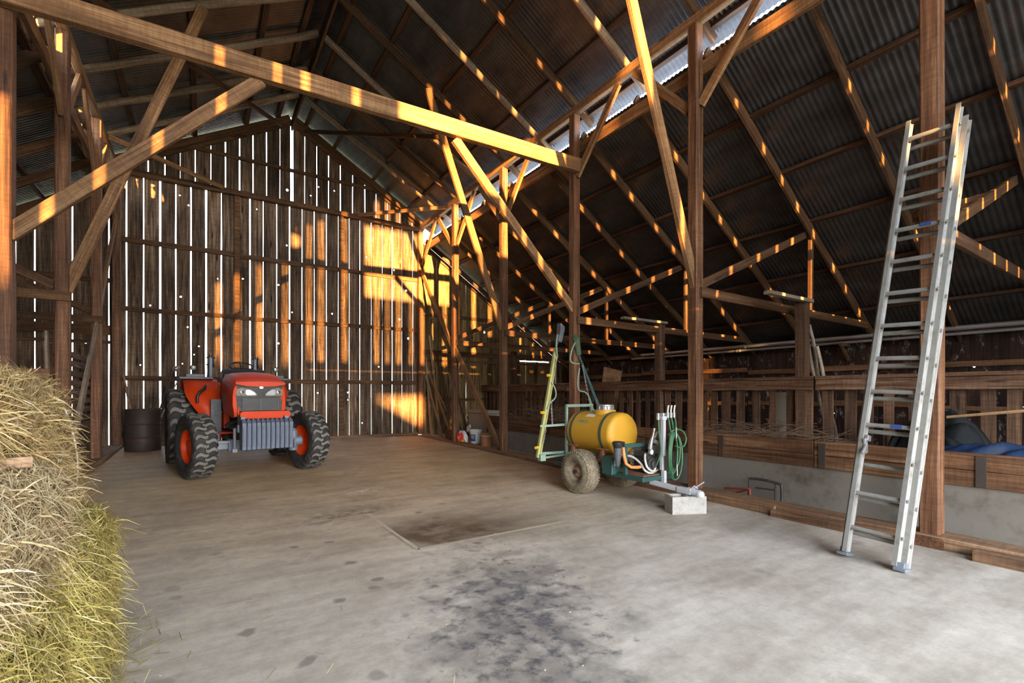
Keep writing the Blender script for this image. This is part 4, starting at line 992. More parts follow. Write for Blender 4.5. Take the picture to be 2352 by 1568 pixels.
for z, x in ((.62, 5.02), (.56, 5.12), (.44, 5.14)): m.cyl((x, 4.28, z), (x + .03, 4.28, z + .07), .026, n=12)
for k in range(6): m.box((5.10, 4.42, .42 + k * .036), (.30, .27, .010))
m.box((5.14, 4.40, .70), (.16, .18, .09)); pm = sb(m, 'pump_engine', 'engine', bevel=.006)
m = MB(); m.cyl((5.0, 4.255, .665), (5.0, 4.285, .665), .038, n=18); gg = sb(m, 'pressure_gauge', 'steel', pm, smooth=40)
m = MB(); m.cyl((5.0, 4.250, .665), (5.0, 4.256, .665), .030, n=18); sb(m, 'gauge_dial', 'paper', gg)
m = MB(); m.tube([(5.02, 4.30, .70), (5.02, 4.28, .80), (5.035, 4.27, .86)], .028, 10, taper=lambda s_: 1.2 - .5 * s_); m.cyl((5.035, 4.27, .86), (5.06, 4.26, .98), .016, n=10); m.box((5.10, 4.28, .79), (.10, .05, .05), Matrix.Rotation(R(25), 3, 'Y'))
for k in range(3): m.cyl((5.07 + k * .015, 4.28, .84), (5.10 + k * .015, 4.26, .93), .005, n=6, t=.9)
sb(m, 'spray_gun', 'steel', smooth=50)
# white post, manifold, valves and green hoses
m = MB(); m.bar((5.10, 4.15, .62), (5.10, 4.15, 1.13), .05, .055); m.bar((5.09, 4.13, .24), (5.09, 4.13, .43), .05, .055); m.box((5.10, 4.15, 1.12), (.09, .06, .05)); m.bar((5.10, 4.17, .43), (5.10, 4.17, .62), .04, .045); wp = sb(m, 'white_post', 'white', bevel=.006)
m = MB(); m.cyl((5.0, 4.15, 1.165), (5.33, 4.15, 1.165), .017, n=12)
for x in (5.0, 5.10, 5.19, 5.255, 5.32): m.cyl((x, 4.15, 1.12), (x, 4.15, 1.185), .022, n=10)
m.cyl((4.98, 4.14, 1.10), (4.99, 4.14, 1.15), .02, n=8); mf = sb(m, 'manifold', 'steel', smooth=40)
for x in (5.19, 5.255, 5.32): m = MB(); m.tube([(x, 4.15, 1.185), (x + .004, 4.15, 1.23), (x + .012, 4.145, 1.285)], .011, 8); sb(m, 'valve_handle', 'paper', mf, smooth=50)
H = Vector((5.20, 4.05, .93))
def hang(x, off, rx, rz, turns, zc):
    pts = [(x, 4.14, 1.12), (x - .01, 4.11, 1.02), (H.x + off, 4.07, .93)]
    for k in range(int(turns * 16)):
        q = math.pi / 2 + k * math.pi / 8
        pts.append((H.x + off + rx * math.cos(q) * (1 + .12 * math.sin(k)), 4.05 - .02 * math.sin(k * .7), zc + rz * math.sin(q)))
    m = MB(); m.tube(curve(pts, 3), .0115, 8); sb(m, 'green_hose', 'hose', smooth=60)
hang(5.19, -.04, .085, .27, 2.0, .66); hang(5.255, .0, .10, .24, 2.0, .69); hang(5.32, .03, .115, .31, 1.5, .615)
m = MB(); m.tube(curve([(5.12, 4.08, .90), (5.20, 4.05, .965), (5.33, 4.03, .95), (5.40, 4.02, .85), (5.37, 4.02, .76), (5.30, 4.03, .73), (5.22, 4.05, .75)], 6), .0115, 8); sb(m, 'green_hose', 'hose', smooth=60)
m = MB(); m.tube(curve([(5.0, 4.14, 1.10), (4.995, 4.13, .95), (5.02, 4.13, .80), (5.05, 4.15, .66), (5.03, 4.2, .50)], 6), .011, 8); sb(m, 'green_hose', 'hose', smooth=60)
m = MB(); m.tube([(5.20, 4.02, 1.0), (5.195, 4.015, .86)], .008, 6); m.tube([(5.19, 4.0, .52), (5.185, 3.99, .37)], .007, 6); sb(m, 'hose_hook', 'white')
# tongue and coupler
m = MB(); m.bar((4.94, 4.22, .285), (4.96, 3.62, .245), .055, .06); m.box((4.955, 3.70, .256), (.08, .20, .07)); m.box((5.08, 4.13, .255), (.10, .12, .02)); tg = sb(m, 'tongue', 'white', bevel=.006)
m = MB(); m.cyl((4.96, 3.66, .255), (4.965, 3.50, .25), .048, .042, 14); m.lathe([(-.03, .05), (.0, .052), (.03, .035), (.036, .001)], (4.965, 3.50, .25), (0, 0, 1), 16); sb(m, 'coupler', 'white', tg, smooth=40)
m = MB(); m.bar((4.96, 3.60, .285), (5.01, 3.48, .385), .035, .012); m.tube([(4.95, 3.62, .285), (4.97, 3.58, .33), (4.99, 3.55, .30)], .009, 6); sb(m, 'latch_lever', 'white', tg)
# rear frame and folded booms
m = MB()
m.bar((4.76, 5.72, .30), (4.76, 5.72, 1.25), .035, .04); m.bar((4.745, 5.72, 1.25), (5.30, 5.72, 1.25), .04, .045); m.bar((5.27, 5.72, 1.05), (5.27, 5.72, 1.25), .035, .04); m.bar((5.27, 5.72, .33), (5.27, 5.72, 1.05), .035, .04)
m.bar((4.34, 5.85, .52), (4.80, 5.80, .52), .04, .04); m.bar((4.34, 5.85, .94), (4.80, 5.76, .955), .03, .035); m.bar((4.40, 5.80, .46), (4.95, 5.75, .50), .03, .03); m.box((4.36, 5.83, .46), (.10, .08, .10))
sb(m, 'rear_frame', 'pgreen', bevel=.004)
m = MB(); m.bar((4.30, 5.86, .46), (4.655, 5.86, 2.16), .045, .05); m.bar((4.33, 5.83, .46), (4.66, 5.83, 2.05), .02, .025); b1 = sb(m, 'left_boom', 'ygreen', bevel=.005)
m = MB(); m.bar((4.655, 5.86, 2.16), (4.70, 5.86, 2.30), .03, .035); m.prism([(4.66, 2.26), (4.74, 2.24), (4.80, 2.44), (4.80, 2.50), (4.72, 2.55), (4.71, 2.40)], lambda u, v, w_: (u, 5.86 + w_, v), -.05, .05); sb(m, 'nozzle_shield', 'dgrey', b1, bevel=.008)
m = MB(); m.tube(curve([(4.66, 5.82, 2.36), (4.62, 5.8, 2.22), (4.63, 5.8, 2.08), (4.66, 5.82, 2.02)], 6), .011, 8); m.tube(curve([(4.54, 5.82, 1.62), (4.60, 5.8, 1.50), (4.60, 5.8, 1.38), (4.50, 5.82, 1.28), (4.46, 5.82, 1.20)], 6), .012, 8); sb(m, 'boom_hose', 'pgreen', b1, smooth=60)
for z, x in ((1.72, 4.54), (1.15, 4.42), (.62, 4.31)): m = MB(); m.cyl((x - .03, 5.82, z), (x - .09, 5.80, z), .022, n=10); sb(m, 'nozzle', 'yellow', b1, smooth=40)
m = MB(); m.bar((5.13, 5.86, 2.05), (5.95, 5.86, .52), .035, .04); m.bar((5.15, 5.83, 1.98), (5.80, 5.84, .66), .02, .025); b2 = sb(m, 'right_boom', 'tgreen', bevel=.005)
m = MB(); m.cyl((5.06, 5.86, 2.36), (5.13, 5.86, 2.06), .07, .045, 14); m.cyl((5.04, 5.86, 2.30), (5.04, 5.82, 2.37), .05, n=12); sb(m, 'nozzle_shield', 'strap', b2, smooth=40)
m = MB(); m.tube(curve([(5.02, 5.82, 2.26), (4.93, 5.8, 2.12), (4.90, 5.8, 1.97), (4.98, 5.8, 1.92), (5.10, 5.82, 1.92)], 6), .012, 8); m.tube(curve([(5.12, 5.83, 1.85), (5.06, 5.8, 1.66), (5.08, 5.8, 1.50), (5.22, 5.8, 1.46), (5.30, 5.8, 1.38), (5.36, 5.8, 1.24), (5.46, 5.82, 1.10)], 6), .012, 8); sb(m, 'boom_hose', 'pgreen', b2, smooth=60)
def chain(p0, p1, n, par, sag=0):
    m = MB(); p0, p1 = Vector(p0), Vector(p1)
    for k in range(n):
        f = (k + .5) / n; c = p0.lerp(p1, f) - Vector((0, 0, sag * 4 * f * (1 - f))); l = (p1 - p0).length / n * .66
        pts = []
        for i in range(10):
            q = i * math.pi / 5; a, b_ = l * math.cos(q), .012 * math.sin(q)
            pts.append(c + (p1 - p0).normalized() * a + (Vector((b_, 0, 0)) if k % 2 else Vector((0, b_, 0))))
        m.tube(pts, .0032, 5, closed=True)
    return sb(m, 'chain', 'steel', par, smooth=60)
chain((4.61, 5.80, 2.0), (4.60, 5.80, 1.60), 14, b1); chain((4.52, 5.80, 1.35), (4.53, 5.78, .97), 14, S); chain((4.42, 5.80, .90), (4.36, 5.80, .68), 8, S); chain((5.16, 5.80, 1.9), (5.36, 5.80, 1.10), 26, b2)

# concrete block under the tongue
B = thing('concrete_block', (4.93, 3.68, 0), 'hollow grey concrete block propping the trailer tongue', 'block', rz=R(-26))
m = MB(); Wd, Dp, Ht = .215, .105, .208
outer = [(-Wd, -Dp), (Wd, -Dp), (Wd, Dp), (-Wd, Dp)]
def shell(z0, z1, xa, xb, ya, yb): m.box(((xa + xb) / 2, (ya + yb) / 2, (z0 + z1) / 2), (xb - xa, yb - ya, z1 - z0))
shell(0, Ht, -Wd, Wd, -Dp, -Dp + .035); shell(0, Ht, -Wd, Wd, Dp - .035, Dp); shell(0, Ht, -Wd, -Wd + .035, -Dp + .035, Dp - .035); shell(0, Ht, Wd - .035, Wd, -Dp + .035, Dp - .035); shell(0, Ht, -.018, .018, -Dp + .035, Dp - .035)
m.build('block_body', M['block'], B)
# ================================================================== aluminium extension ladder
LB = Vector((4.80, 1.70, 0)); LT = Vector((5.72, 1.52, 4.03))
zA = (LT - LB).normalized(); xA = Vector((0, -1, 0)); xA = (xA - zA * xA.dot(zA)).normalized(); yA = zA.cross(xA)   # yA points into the barn, away from the post
Lm = Matrix((xA, yA, zA)).transposed().to_4x4(); Lm.translation = LB
LD = bpy.data.objects.new('extension_ladder', None); C.objects.link(LD); LD.matrix_world = Lm
tag(LD, 'tall aluminium extension ladder leaning against the post at the right', 'ladder')
# (local x: across, local y: towards the floor of the nave, local z: up the ladder)
sgn = 1 if yA.x < 0 else -1
def rail(x, y, z0, z1, wd, dp, name):
    m = MB(); o = [(-wd / 2, -dp / 2), (wd / 2, -dp / 2), (wd / 2, -dp / 2 + .008), (wd * .12, -dp / 2 + .014), (wd * .12, dp / 2 - .014), (wd / 2, dp / 2 - .008), (wd / 2, dp / 2), (-wd / 2, dp / 2), (-wd / 2, dp / 2 - .008), (-wd * .12, dp / 2 - .014), (-wd * .12, -dp / 2 + .014), (-wd / 2, -dp / 2 + .008)]
    m.prism(o, lambda u, v, w_: (x + u, y + v, w_), z0, z1)
    return m.build(name, M['alu'], LD, bevel=.002)
for s, nm in ((-1, 'rail'), (1, 'rail')):
    rb = rail(s * .215, 0, .03, 4.00, .042, .098, 'base_rail')
    rf_ = rail(s * .178, sgn * .088, .035, 4.09, .036, .080, 'fly_rail')
    m = MB(); m.box((s * .205, sgn * .03, .014), (.085, .13, .028)); m.box((s * .205, sgn * .03, .045), (.05, .10, .05)); m.build('foot', M['lgrey'], LD, bevel=.004)
    for k in range(13):
        m = MB() if k == 0 else m
        m.cyl((s * .232, 0, .21 + k * .305), (s * .240, 0, .21 + k * .305), .017, n=10); m.cyl((s * .195, sgn * .075, .26 + k * .305), (s * .203, sgn * .075, .26 + k * .305), .015, n=10)
    m.build('rivets', M['steel'], rb)
for k in range(13):
    z = .21 + k * .305
    if z < 3.98: m = MB(); m.cyl((-.215, 0, z), (.215, 0, z), .019, n=12); m.box((0, 0, z + .010), (.43, .03, .010)); m.build('rung', M['alu'], LD, smooth=40)
    if k != 2: m = MB(); m.cyl((-.18, sgn * .088, z + .045), (.18, sgn * .088, z + .045), .018, n=12); m.box((0, sgn * .088, z + .057), (.36, .028, .010)); m.build('rung', M['alu'], LD, smooth=40)
m = MB(); m.box((-.145, sgn * .10, .98), (.02, .05, .14), Matrix.Rotation(R(25), 3, 'X')); m.box((-.135, sgn * .14, .95), (.018, .03, .12), Matrix.Rotation(R(-35), 3, 'X')); m.box((-.14, sgn * .09, 1.05), (.03, .07, .05)); m.build('rung_lock', M['steel'], LD, bevel=.005)
for z in (1.172, 3.002):
    m = MB(); m.box((.06, sgn * .110, z), (.075, .008, .032)); m.build('blue_sticker', M['bluelab'], LD)

# ================================================================== hay
def hay_bale(name, label, c, d, mat, nblade, seed, lean=0, bl=(.10, .26), fall=.25, rot=0, cut=0):
    rnd = random.Random(seed)
    o = thing(name, (c[0], c[1], c[2] - d[2] / 2), label, 'hay bale', rz=rot)
    n = 14; m = MB()
    def bump(p):
        k = math.sin(p.x * 17 + seed) * math.sin(p.y * 13 + seed * 2) * math.sin(p.z * 15 + seed * 3) + .6 * math.sin(p.x * 31 + p.z * 23) * math.sin(p.y * 29 + seed)
        return k
    def surf(u, v, face):
        a, b = d[0] / 2, d[1] / 2; h = d[2]
        P = {0: Vector((a, (u - .5) * 2 * b, v * h)), 1: Vector((-a, (u - .5) * 2 * b, v * h)), 2: Vector(((u - .5) * 2 * a, b, v * h)), 3: Vector(((u - .5) * 2 * a, -b, v * h)), 4: Vector(((u - .5) * 2 * a, (v - .5) * 2 * b, h)), 5: Vector(((u - .5) * 2 * a, (v - .5) * 2 * b, 0))}[face]
        # round the corners like a superellipsoid
        q = Vector((P.x / a, P.y / b, (P.z - h / 2) / (h / 2))); l = (abs(q.x) ** 7 + abs(q.y) ** 7 + abs(q.z) ** 7) ** (1 / 7)
        q = q / max(l, 1e-6); P = Vector((q.x * a, q.y * b, q.z * h / 2 + h / 2))
        nn = Vector((q.x ** 5 / a, q.y ** 5 / b, q.z ** 5 / (h / 2))).normalized()
        P = P + nn * .022 * bump(P); P.x += lean * (P.z / h)
        if cut: zb = cut * (1 - smoothstep((P.y + .25) / .7)); P.z = zb + P.z * (h - zb) / h
        return P, nn
    for f in range(6):
        m.grid([[surf(i / n, j / n, f)[0] for i in range(n + 1)] for j in range(n + 1)])
    m.build('core', M['hay_core'], o, smooth=70)
    m = MB()
    wts = [5, .6, 1.6, 2.2, 3, 0]; tot = sum(wts)
    for k in range(nblade):
        r = rnd.random() * tot; f = 0
        while r > wts[f]: r -= wts[f]; f += 1
        P, nn = surf(rnd.random(), rnd.random(), f)
        t_ = nn.cross(Vector((rnd.gauss(0, 1), rnd.gauss(0, 1), rnd.gauss(0, 1)))).normalized()
        if rnd.random() < .5: t_ = (t_ + Vector((0, .9 * rnd.choice((-1, 1)), -.25))).normalized()
        L = rnd.uniform(*bl); out = rnd.uniform(.02, .35) if rnd.random() < .85 else rnd.uniform(.4, 1.1)
        dv = (t_ + nn * out).normalized(); wd = rnd.uniform(.0011, .0026); sd_ = dv.cross(nn)
        if sd_.length < .05: continue
        sd_.normalize(); tint = min(1, max(0, rnd.gauss(.5, .27))); P = P + nn * rnd.uniform(-.01, .025) - dv * L * .35
        pts = []
        for i in range(4):
            s_ = i / 3; pts.append(P + dv * L * s_ + Vector((0, 0, -fall * L * s_ * s_ * (1 if out > .3 else .5))) + nn * .02 * math.sin(s_ * 3.1) )
        a0 = len(m.v)
        for i, p in enumerate(pts):
            ww = wd * (1 if i < 3 else .35); m.v.append(p - sd_ * ww); m.v.append(p + sd_ * ww)
        for i in range(3): m.face((a0 + 2 * i, a0 + 2 * i + 1, a0 + 2 * i + 3, a0 + 2 * i + 2), 0, tint)
    st = m.build('straw', M[mat], o); st['kind'] = 'stuff'
    return o
hay_bale('hay_bale', 'golden hay bale on top of the stack, tied with white twine', (-1.02, 2.66, 1.22), (.98, 1.42, .62), 'hay_gold', 15000, 3, lean=-.10, cut=.30)
b1_ = bpy.data.objects['hay_bale']
hay_bale('hay_bale', 'pale hay bale in the middle of the stack', (-.96, 1.98, 1.03), (.98, 1.30, .34), 'hay_pale', 11000, 5)
hay_bale('hay_bale', 'ragged yellow-green hay bale on the floor at the bottom of the stack', (-.93, 2.95, .43), (1.0, 1.14, .86), 'hay_green', 17000, 8, fall=.45, bl=(.10, .28))
hay_bale('hay_bale', 'yellow-green hay bale on the floor at the very left edge', (-.93, 1.72, .43), (1.0, 1.30, .86), 'hay_green', 14000, 11, fall=.45, bl=(.10, .28))
m = MB()
pts = [(.28, .60, .60), (.40, .59, .50), (.455, .57, .32), (.475, .55, .16), (.465, .53, .02)]
m.tube(curve([(p[0] + .02, p[1] + .01, p[2]) for p in pts], 5), .004, 6); m.build('twine', M['cord'], b1_)
timber('pitchfork_shaft', (-1.2, 1.80, 1.235), (-.455, 2.11, 1.228), .035, .035, 'handle', 'brown wooden tool shaft sticking out between the hay bales', 'handle')
# loose straw on the floor beside the stack
m = MB(); rnd = random.Random(4)
for k in range(420):
    y = rnd.uniform(1.2, 3.9); x = -.42 + abs(rnd.gauss(0, .10 if k % 6 else .5)); a = rnd.uniform(0, 6.3); L = rnd.uniform(.04, .16); w_ = .002
    d = Vector((math.cos(a), math.sin(a), 0)); s_ = Vector((-d.y, d.x, 0)) * w_; p = Vector((x, y, .005 + rnd.random() * .012)); q = p + d * L + Vector((0, 0, rnd.uniform(0, .02)))
    n0 = len(m.v); m.v += [p - s_, p + s_, q + s_, q - s_]; m.face((n0, n0 + 1, n0 + 2, n0 + 3), 0, rnd.random())
tag(m.build('loose_straw', M['hay_green']), 'loose straw scattered on the concrete beside the hay stack', 'straw', kind='stuff')
m = MB()
for k in range(900):
    f = rnd.random(); x, y = (5.62 - abs(rnd.gauss(0, .035)), rnd.uniform(3.0, 9.0)) if f < .6 else (rnd.uniform(-.5, 5.4), rnd.uniform(1.5, 12)) if f < .75 else (rnd.uniform(-1, 5.5), 14.12 - abs(rnd.gauss(0, .06)))
    a = rnd.uniform(0, 6.3); L = rnd.uniform(.008, .028) * (1 if f < .6 else .8); d = Vector((math.cos(a), math.sin(a), 0)); s_ = Vector((-d.y, d.x, 0)) * .004; p = Vector((x, y, floor_z(x, y) + .005)); n0 = len(m.v)
    m.v += [p - s_, p + s_, p + d * L + s_ + Vector((0, 0, .004)), p + d * L - s_]; m.face((n0, n0 + 1, n0 + 2, n0 + 3), 0, rnd.random())
tag(m.build('chaff', M['chaff']), 'pale chaff littered along the sill and over the concrete', 'chaff', kind='stuff')

# ================================================================== steel drum with tools, left of the tractor
dz = floor_z(-1.12, 13.55); D = thing('steel_drum', (-1.10, 13.50, dz), 'rusty open steel drum standing left of the tractor', 'drum')
m = MB(); pr = [(0, .001), (0, .325), (.02, .335)]
for z in (.30, .60): pr += [(z - .02, .332), (z - .006, .345), (z + .006, .345), (z + .02, .332)]
pr += [(.90, .332), (.915, .342), (.93, .335), (.93, .322), (.10, .318), (.10, .001)]
m.lathe(pr, (0, 0, 0), (0, 0, 1), 40); m.build('shell', M['drum'], D, smooth=35)
def tool(name, p0, p1, r, mat, label, cat, head=None):
    p0, p1 = Vector(p0), Vector(p1); o = thing(name, p0, label, cat); m = MB(); m.tube([(0, 0, 0), (p1 - p0) * .5 + Vector((.006, 0, 0)), p1 - p0], r, 8); m.build('handle', M[mat], o, smooth=50)
    if head: m = MB(); head(m, p1 - p0); m.build('head', M['steel'], o, smooth=40, bevel=.003)
    return o
tool('long_handled_tool', (-1.02, 13.50, dz + .14), (-.55, 13.75, 2.02), .016, 'drum', 'long steel tool with a curved metal head leaning out of the drum', 'tool', lambda m, e: (m.lathe([(0, .02), (.05, .06), (.12, .055), (.17, .001)], e - Vector((.02, 0, .03)), (1, .2, .5), 12)))
tool('steel_rod', (-1.0, 13.42, dz + .14), (-.47, 13.52, 1.72), .012, 'steel', 'bare pale rod leaning out of the drum beside the tractor tyre', 'rod')
tool('wooden_stake', (-1.22, 13.58, dz + .14), (-1.50, 13.95, 1.9), .022, 'handle', 'grey wooden stake standing in the drum, leaning left', 'stake')
tool('short_handle', (-1.0, 13.55, dz + .5), (-.89, 13.60, 1.35), .02, 'blackp', 'short dark tool handle at the rim of the drum', 'handle')

# ================================================================== odds and ends behind the hay, left
timber('loose_board', (-2.6, 8.2, 1.62), (-1.60, 8.2, 1.62), .03, .26, 'post', 'red-brown board showing just above the hay', 'board')
timber('loose_board', (-2.55, 8.24, .75), (-1.62, 8.24, .75), .03, 1.46, 'girt', 'dark board panel behind the hay, below the red-brown board', 'board')
timber('leaning_board', (-1.66, 8.55, 0), (-1.72, 8.66, 2.27), .03, .09, 'greywood', 'grey board leaning upright behind the hay, left of the post', 'board')
timber('leaning_board', (-1.96, 8.3, 0), (-1.975, 8.36, 2.35), .035, .075, 'greywood', 'narrow grey upright at the far left, sunlit at its tip', 'board')
timber('crossbar', (-2.7, 8.40, 2.2), (-1.95, 8.38, 2.1), .03, .05, 'greywood', 'upper thin bar running left from the narrow grey upright', 'bar', 'bars by the narrow grey upright')
timber('crossbar', (-2.7, 8.40, 1.86), (-1.95, 8.38, 1.86), .03, .05, 'greywood', 'lower thin bar running left from the narrow grey upright', 'bar', 'bars by the narrow grey upright')

# ================================================================== right back corner: lumber, jug, bucket, bin
lum = [((6.02, 13.85), (6.05, 14.28, 2.6), .10, 'scrap', 'wide pale board'), ((6.2, 13.55), (6.15, 14.25, 3.3), .09, 'scrap', 'yellowish board'), ((6.12, 13.2), (6.0, 14.2, 2.0), .07, 'greywood', 'grey board'), ((6.3, 12.95), (6.05, 14.2, 2.3), .08, 'scrap', 'orange-lit board'),
       ((6.42, 13.1), (6.38, 14.25, 2.75), .06, 'girt', 'dark strip'), ((6.6, 13.3), (6.55, 14.25, 2.3), .09, 'girt', 'dark plank'), ((6.72, 12.9), (6.8, 14.22, 2.1), .05, 'greywood', 'thin grey strip'), ((6.5, 12.75), (6.35, 14.2, 1.6), .06, 'scrap', 'short pale board'), ((6.9, 13.0), (7.0, 14.2, 1.9), .08, 'girt', 'broad dark plank')]
for i, (a, b, wd, mt, nm) in enumerate(lum):
    timber('leaning_board', (a[0], a[1], floor_z(*a)), b, .03, wd, mt, f'{nm} leaning in the right back corner, {ORD[i]} from the corner post', 'board', 'lumber leaning in the right back corner')
jp = at(1060, 1010, X=5.72); j = thing('jug', (5.89, 11.60, .115), 'red plastic jug with a white label at the foot of a post', 'jug')
m = MB(); m.prism([(-.09, 0), (.09, 0), (.095, .17), (.06, .235), (.02, .25), (-.03, .25), (-.075, .21), (-.095, .16)], lambda u, v, w_: (w_, -u, v), -.07, .07); m.build('body', M['red'], j, bevel=.018)
m = MB(); m.cyl((0, .0, .25), (0, .0, .285), .022, n=12); m.build('cap', M['white'], j, smooth=40)
m = MB(); m.box((-.0725, -.03, .12), (.004, .075, .09)); m.build('label', M['paper'], j)
m = MB(); m.box((-.075, -.03, .14), (.003, .055, .012)); m.box((-.075, -.03, .115), (.003, .045, .010)); m.box((-.0752, -.03, .085), (.003, .06, .014)); m.build('label_print', M['red'], j)
j2 = thing('white_jug', (6.02, 11.52, .115), 'small white plastic jug tucked behind the red jug', 'jug'); m = MB(); m.lathe([(0, .001), (0, .07), (.16, .07), (.22, .03), (.26, .022), (.26, .001)], (0, 0, 0), (0, 0, 1), 16); m.build('body', M['bucket'], j2, smooth=50)
j3 = thing('yellow_bottle', (5.88, 11.36, .115), 'small yellow bottle lying right of the red jug', 'bottle'); m = MB(); m.lathe([(0, .001), (0, .04), (.11, .04), (.14, .018), (.17, .018), (.17, .001)], (0, .08, .042), (0, -1, 0), 14); m.build('body', M['yellow'], j3, smooth=50)
bp = at(1089, 1014, X=5.98); k_ = thing('bucket', (6.17, 11.22, .095), 'white plastic bucket with a blue label by the bin', 'bucket')
m = MB(); m.lathe([(0, .001), (0, .125), (.30, .15), (.305, .165), (.325, .165), (.33, .158), (.345, .168), (.365, .168), (.37, .15), (.05, .128), (.05, .001)], (0, 0, 0), (0, 0, 1), 32); m.build('body', M['bucket'], k_, smooth=35)
m = MB(); m.grid([[(-(.133 + .024 * z / .3 * 1.0) * math.cos(q) , (.133 + .024 * z / .3) * math.sin(q) , z) for q in [R(-60 + i * 10) for i in range(8)]] for z in (.07, .25)]); lb_ = m.build('blue_label', M['bluelab'], k_)
m = MB()
for zz, w0, w1 in ((.215, -50, -5), (.19, -55, 0), (.165, -48, -8), (.135, -52, -12)): m.grid([[(-(.1355 + .024 * z / .3) * math.cos(R(q)), (.1355 + .024 * z / .3) * math.sin(R(q)), z) for q in (w0, (w0 * 2 + w1) / 3, (w0 + w1 * 2) / 3, w1)] for z in (zz, zz + .010)])
m.build('label_print', M['paper'], lb_)
m = MB(); m.tube([(.0, .165 * math.cos(q), .31 - .16 * math.sin(q)) for q in [i * math.pi / 10 for i in range(11)]], .004, 6); m.build('bail', M['steel'], k_)
bn = thing('storage_bin', (6.62, 11.55, .09), 'tall grey plastic bin standing behind the white bucket', 'bin'); m = MB()
m.prism([(-.50, 0), (.50, 0), (.56, .80), (-.56, .80)], lambda u, v, w_: (w_, u, v), -.2, .2); m.build('body', M['bin'], bn, bevel=.02)
m = MB(); m.box((0, 0, .84), (.46, 1.20, .09)); m.build('lid', M['bin'], bn, bevel=.02)
m = MB(); m.tube([(-.22, .55, .74), (-.25, .60, .70), (-.25, .60, .60), (-.22, .56, .56)], .012, 6); m.tube([(-.22, -.55, .74), (-.25, -.60, .70), (-.25, -.60, .60), (-.22, -.56, .56)], .012, 6); m.build('handle', M['cord'], bn)
hp = at(1072, 985, X=6.05); o = thing('paper_brush', (6.38, 12.0, .46), 'pale worn brush resting against the grey bin', 'brush'); m = MB(); m.box((0, 0, 0), (.05, .20, .10), Matrix.Rotation(R(-28), 3, 'X')); m.box((0, .05, -.09), (.05, .10, .07), Matrix.Rotation(R(-28), 3, 'X')); m.build('head', M['paper'], o, bevel=.01)
o = thing('can', (6.0, 10.35, .06), 'dark red can behind the foot of the sloping brace', 'can'); m = MB(); m.lathe([(0, .001), (0, .14), (.36, .14), (.37, .145), (.38, .14), (.38, .001)], (0, 0, 0), (0, 0, 1), 24); m.build('body', M['rust'], o, smooth=40); m = MB(); m.lathe([(.30, .142), (.315, .147), (.33, .142)], (0, 0, 0), (0, 0, 1), 24); m.build('band', M['steel'], o)
yp = at(1037, 985, X=6.0); o = thing('yellow_saw', (6.02, 12.30, .52), 'yellow tool casing half hidden behind the post', 'tool'); m = MB(); m.prism([(-.10, -.2), (.08, -.22), (.12, .0), (.10, .16), (-.02, .20), (-.12, .10)], lambda u, v, w_: (w_, u, v), -.05, .05); m.build('casing', M['yellow'], o, bevel=.015); m = MB(); m.cyl((-.055, .0, .02), (-.051, .0, .02), .05, n=16); m.build('vent', M['blackp'], o)
o = thing('white_sack', (6.0, 11.70, .2), 'thin white sheet of plastic behind the red jug', 'plastic sheet'); m = MB(); m.grid([[(-.02 + .03 * math.sin(i * 1.3 + j), .18 - i * .07 - .03 * j, -.08 + j * .10) for i in range(5)] for j in range(4)]); m.build('sheet', M['bucket'], o, smooth=60, solid=.004)

o = thing('wooden_crate', (6.05, 12.35, .0), 'dark wooden crate under the yellow tool, behind the post', 'crate'); m = MB(); m.box((0, 0, .25), (.26, .5, .30)); m.build('body', M['girt'], o, bevel=.01)
# ================================================================== things in and behind the manger
def tarp(name, label, c, sx, sy, h, mat, seed, folds):
    rnd = random.Random(seed); ph = [(rnd.uniform(3, 9) / sx, rnd.uniform(3, 9) / sy, rnd.uniform(0, 6)) for _ in range(folds)]
    o = thing(name, c, label, 'tarp'); n = 44; rows = []
    for i in range(n + 1):
        r = []
        for j in range(n + 1):
            u, v = i / n * 2 - 1, j / n * 2 - 1; rr = (abs(u) ** 3 + abs(v) ** 3) ** (1 / 3)
            z = max(0, 1 - rr ** 2.2); k = sum(abs(math.sin(a * u * sx + b * v * sy + c_)) for a, b, c_ in ph) / folds
            r.append((u * sx / 2 + .03 * math.sin(v * 9 + seed), v * sy / 2 + .03 * math.sin(u * 11 + seed), h * z ** .7 * (.35 + .9 * k)))
        rows.append(r)
    m = MB(); m.grid(rows); m.build('cloth', M[mat], o, smooth=70, solid=.006); return o
tarp('tarp', 'crumpled blue tarp bunched along the manger edge at the right', (6.72, 1.25, .63), .72, 1.5, .30, 'tarpb', 3, 4)
tarp('tarp', 'black tarp heaped behind the blue tarp', (7.35, 1.95, .63), .8, .95, .52, 'tarpd', 9, 3)
def rod(name, p0, p1, wd, hg, mat, label, cat, g=None): return timber(name, p0, p1, wd, hg, mat, label, cat, g)
rod('long_pole', at(2175, 957, X=7.0), at(2352, 936, X=6.9) + Vector((.0, -.9, .10)), .03, .03, 'scrap', 'thin pole slanting up over the tarps at the right edge', 'pole')
for i, (z, a, b, mt, wd) in enumerate(((.66, (6.55, 6.2), (6.75, 2.2), 'scrap', .05), (.68, (6.75, 6.8), (7.2, 2.6), 'girt', .05), (.72, (6.95, 5.4), (7.3, 2.4), 'greywood', .06), (.66, (7.25, 7.2), (7.6, 3.0), 'girt', .08))):
    rod('lath', (a[0], a[1], z), (b[0], b[1], z + .03), wd, .025, mt, f'long lath lying in the manger, {ORD[i]} from the manger front', 'lath', 'laths in the manger')
rod('wide_board', (6.72, 2.65, .70), (6.95, 2.05, .74), .14, .03, 'ply', 'orange-brown board lying in the manger behind the ladder', 'board')
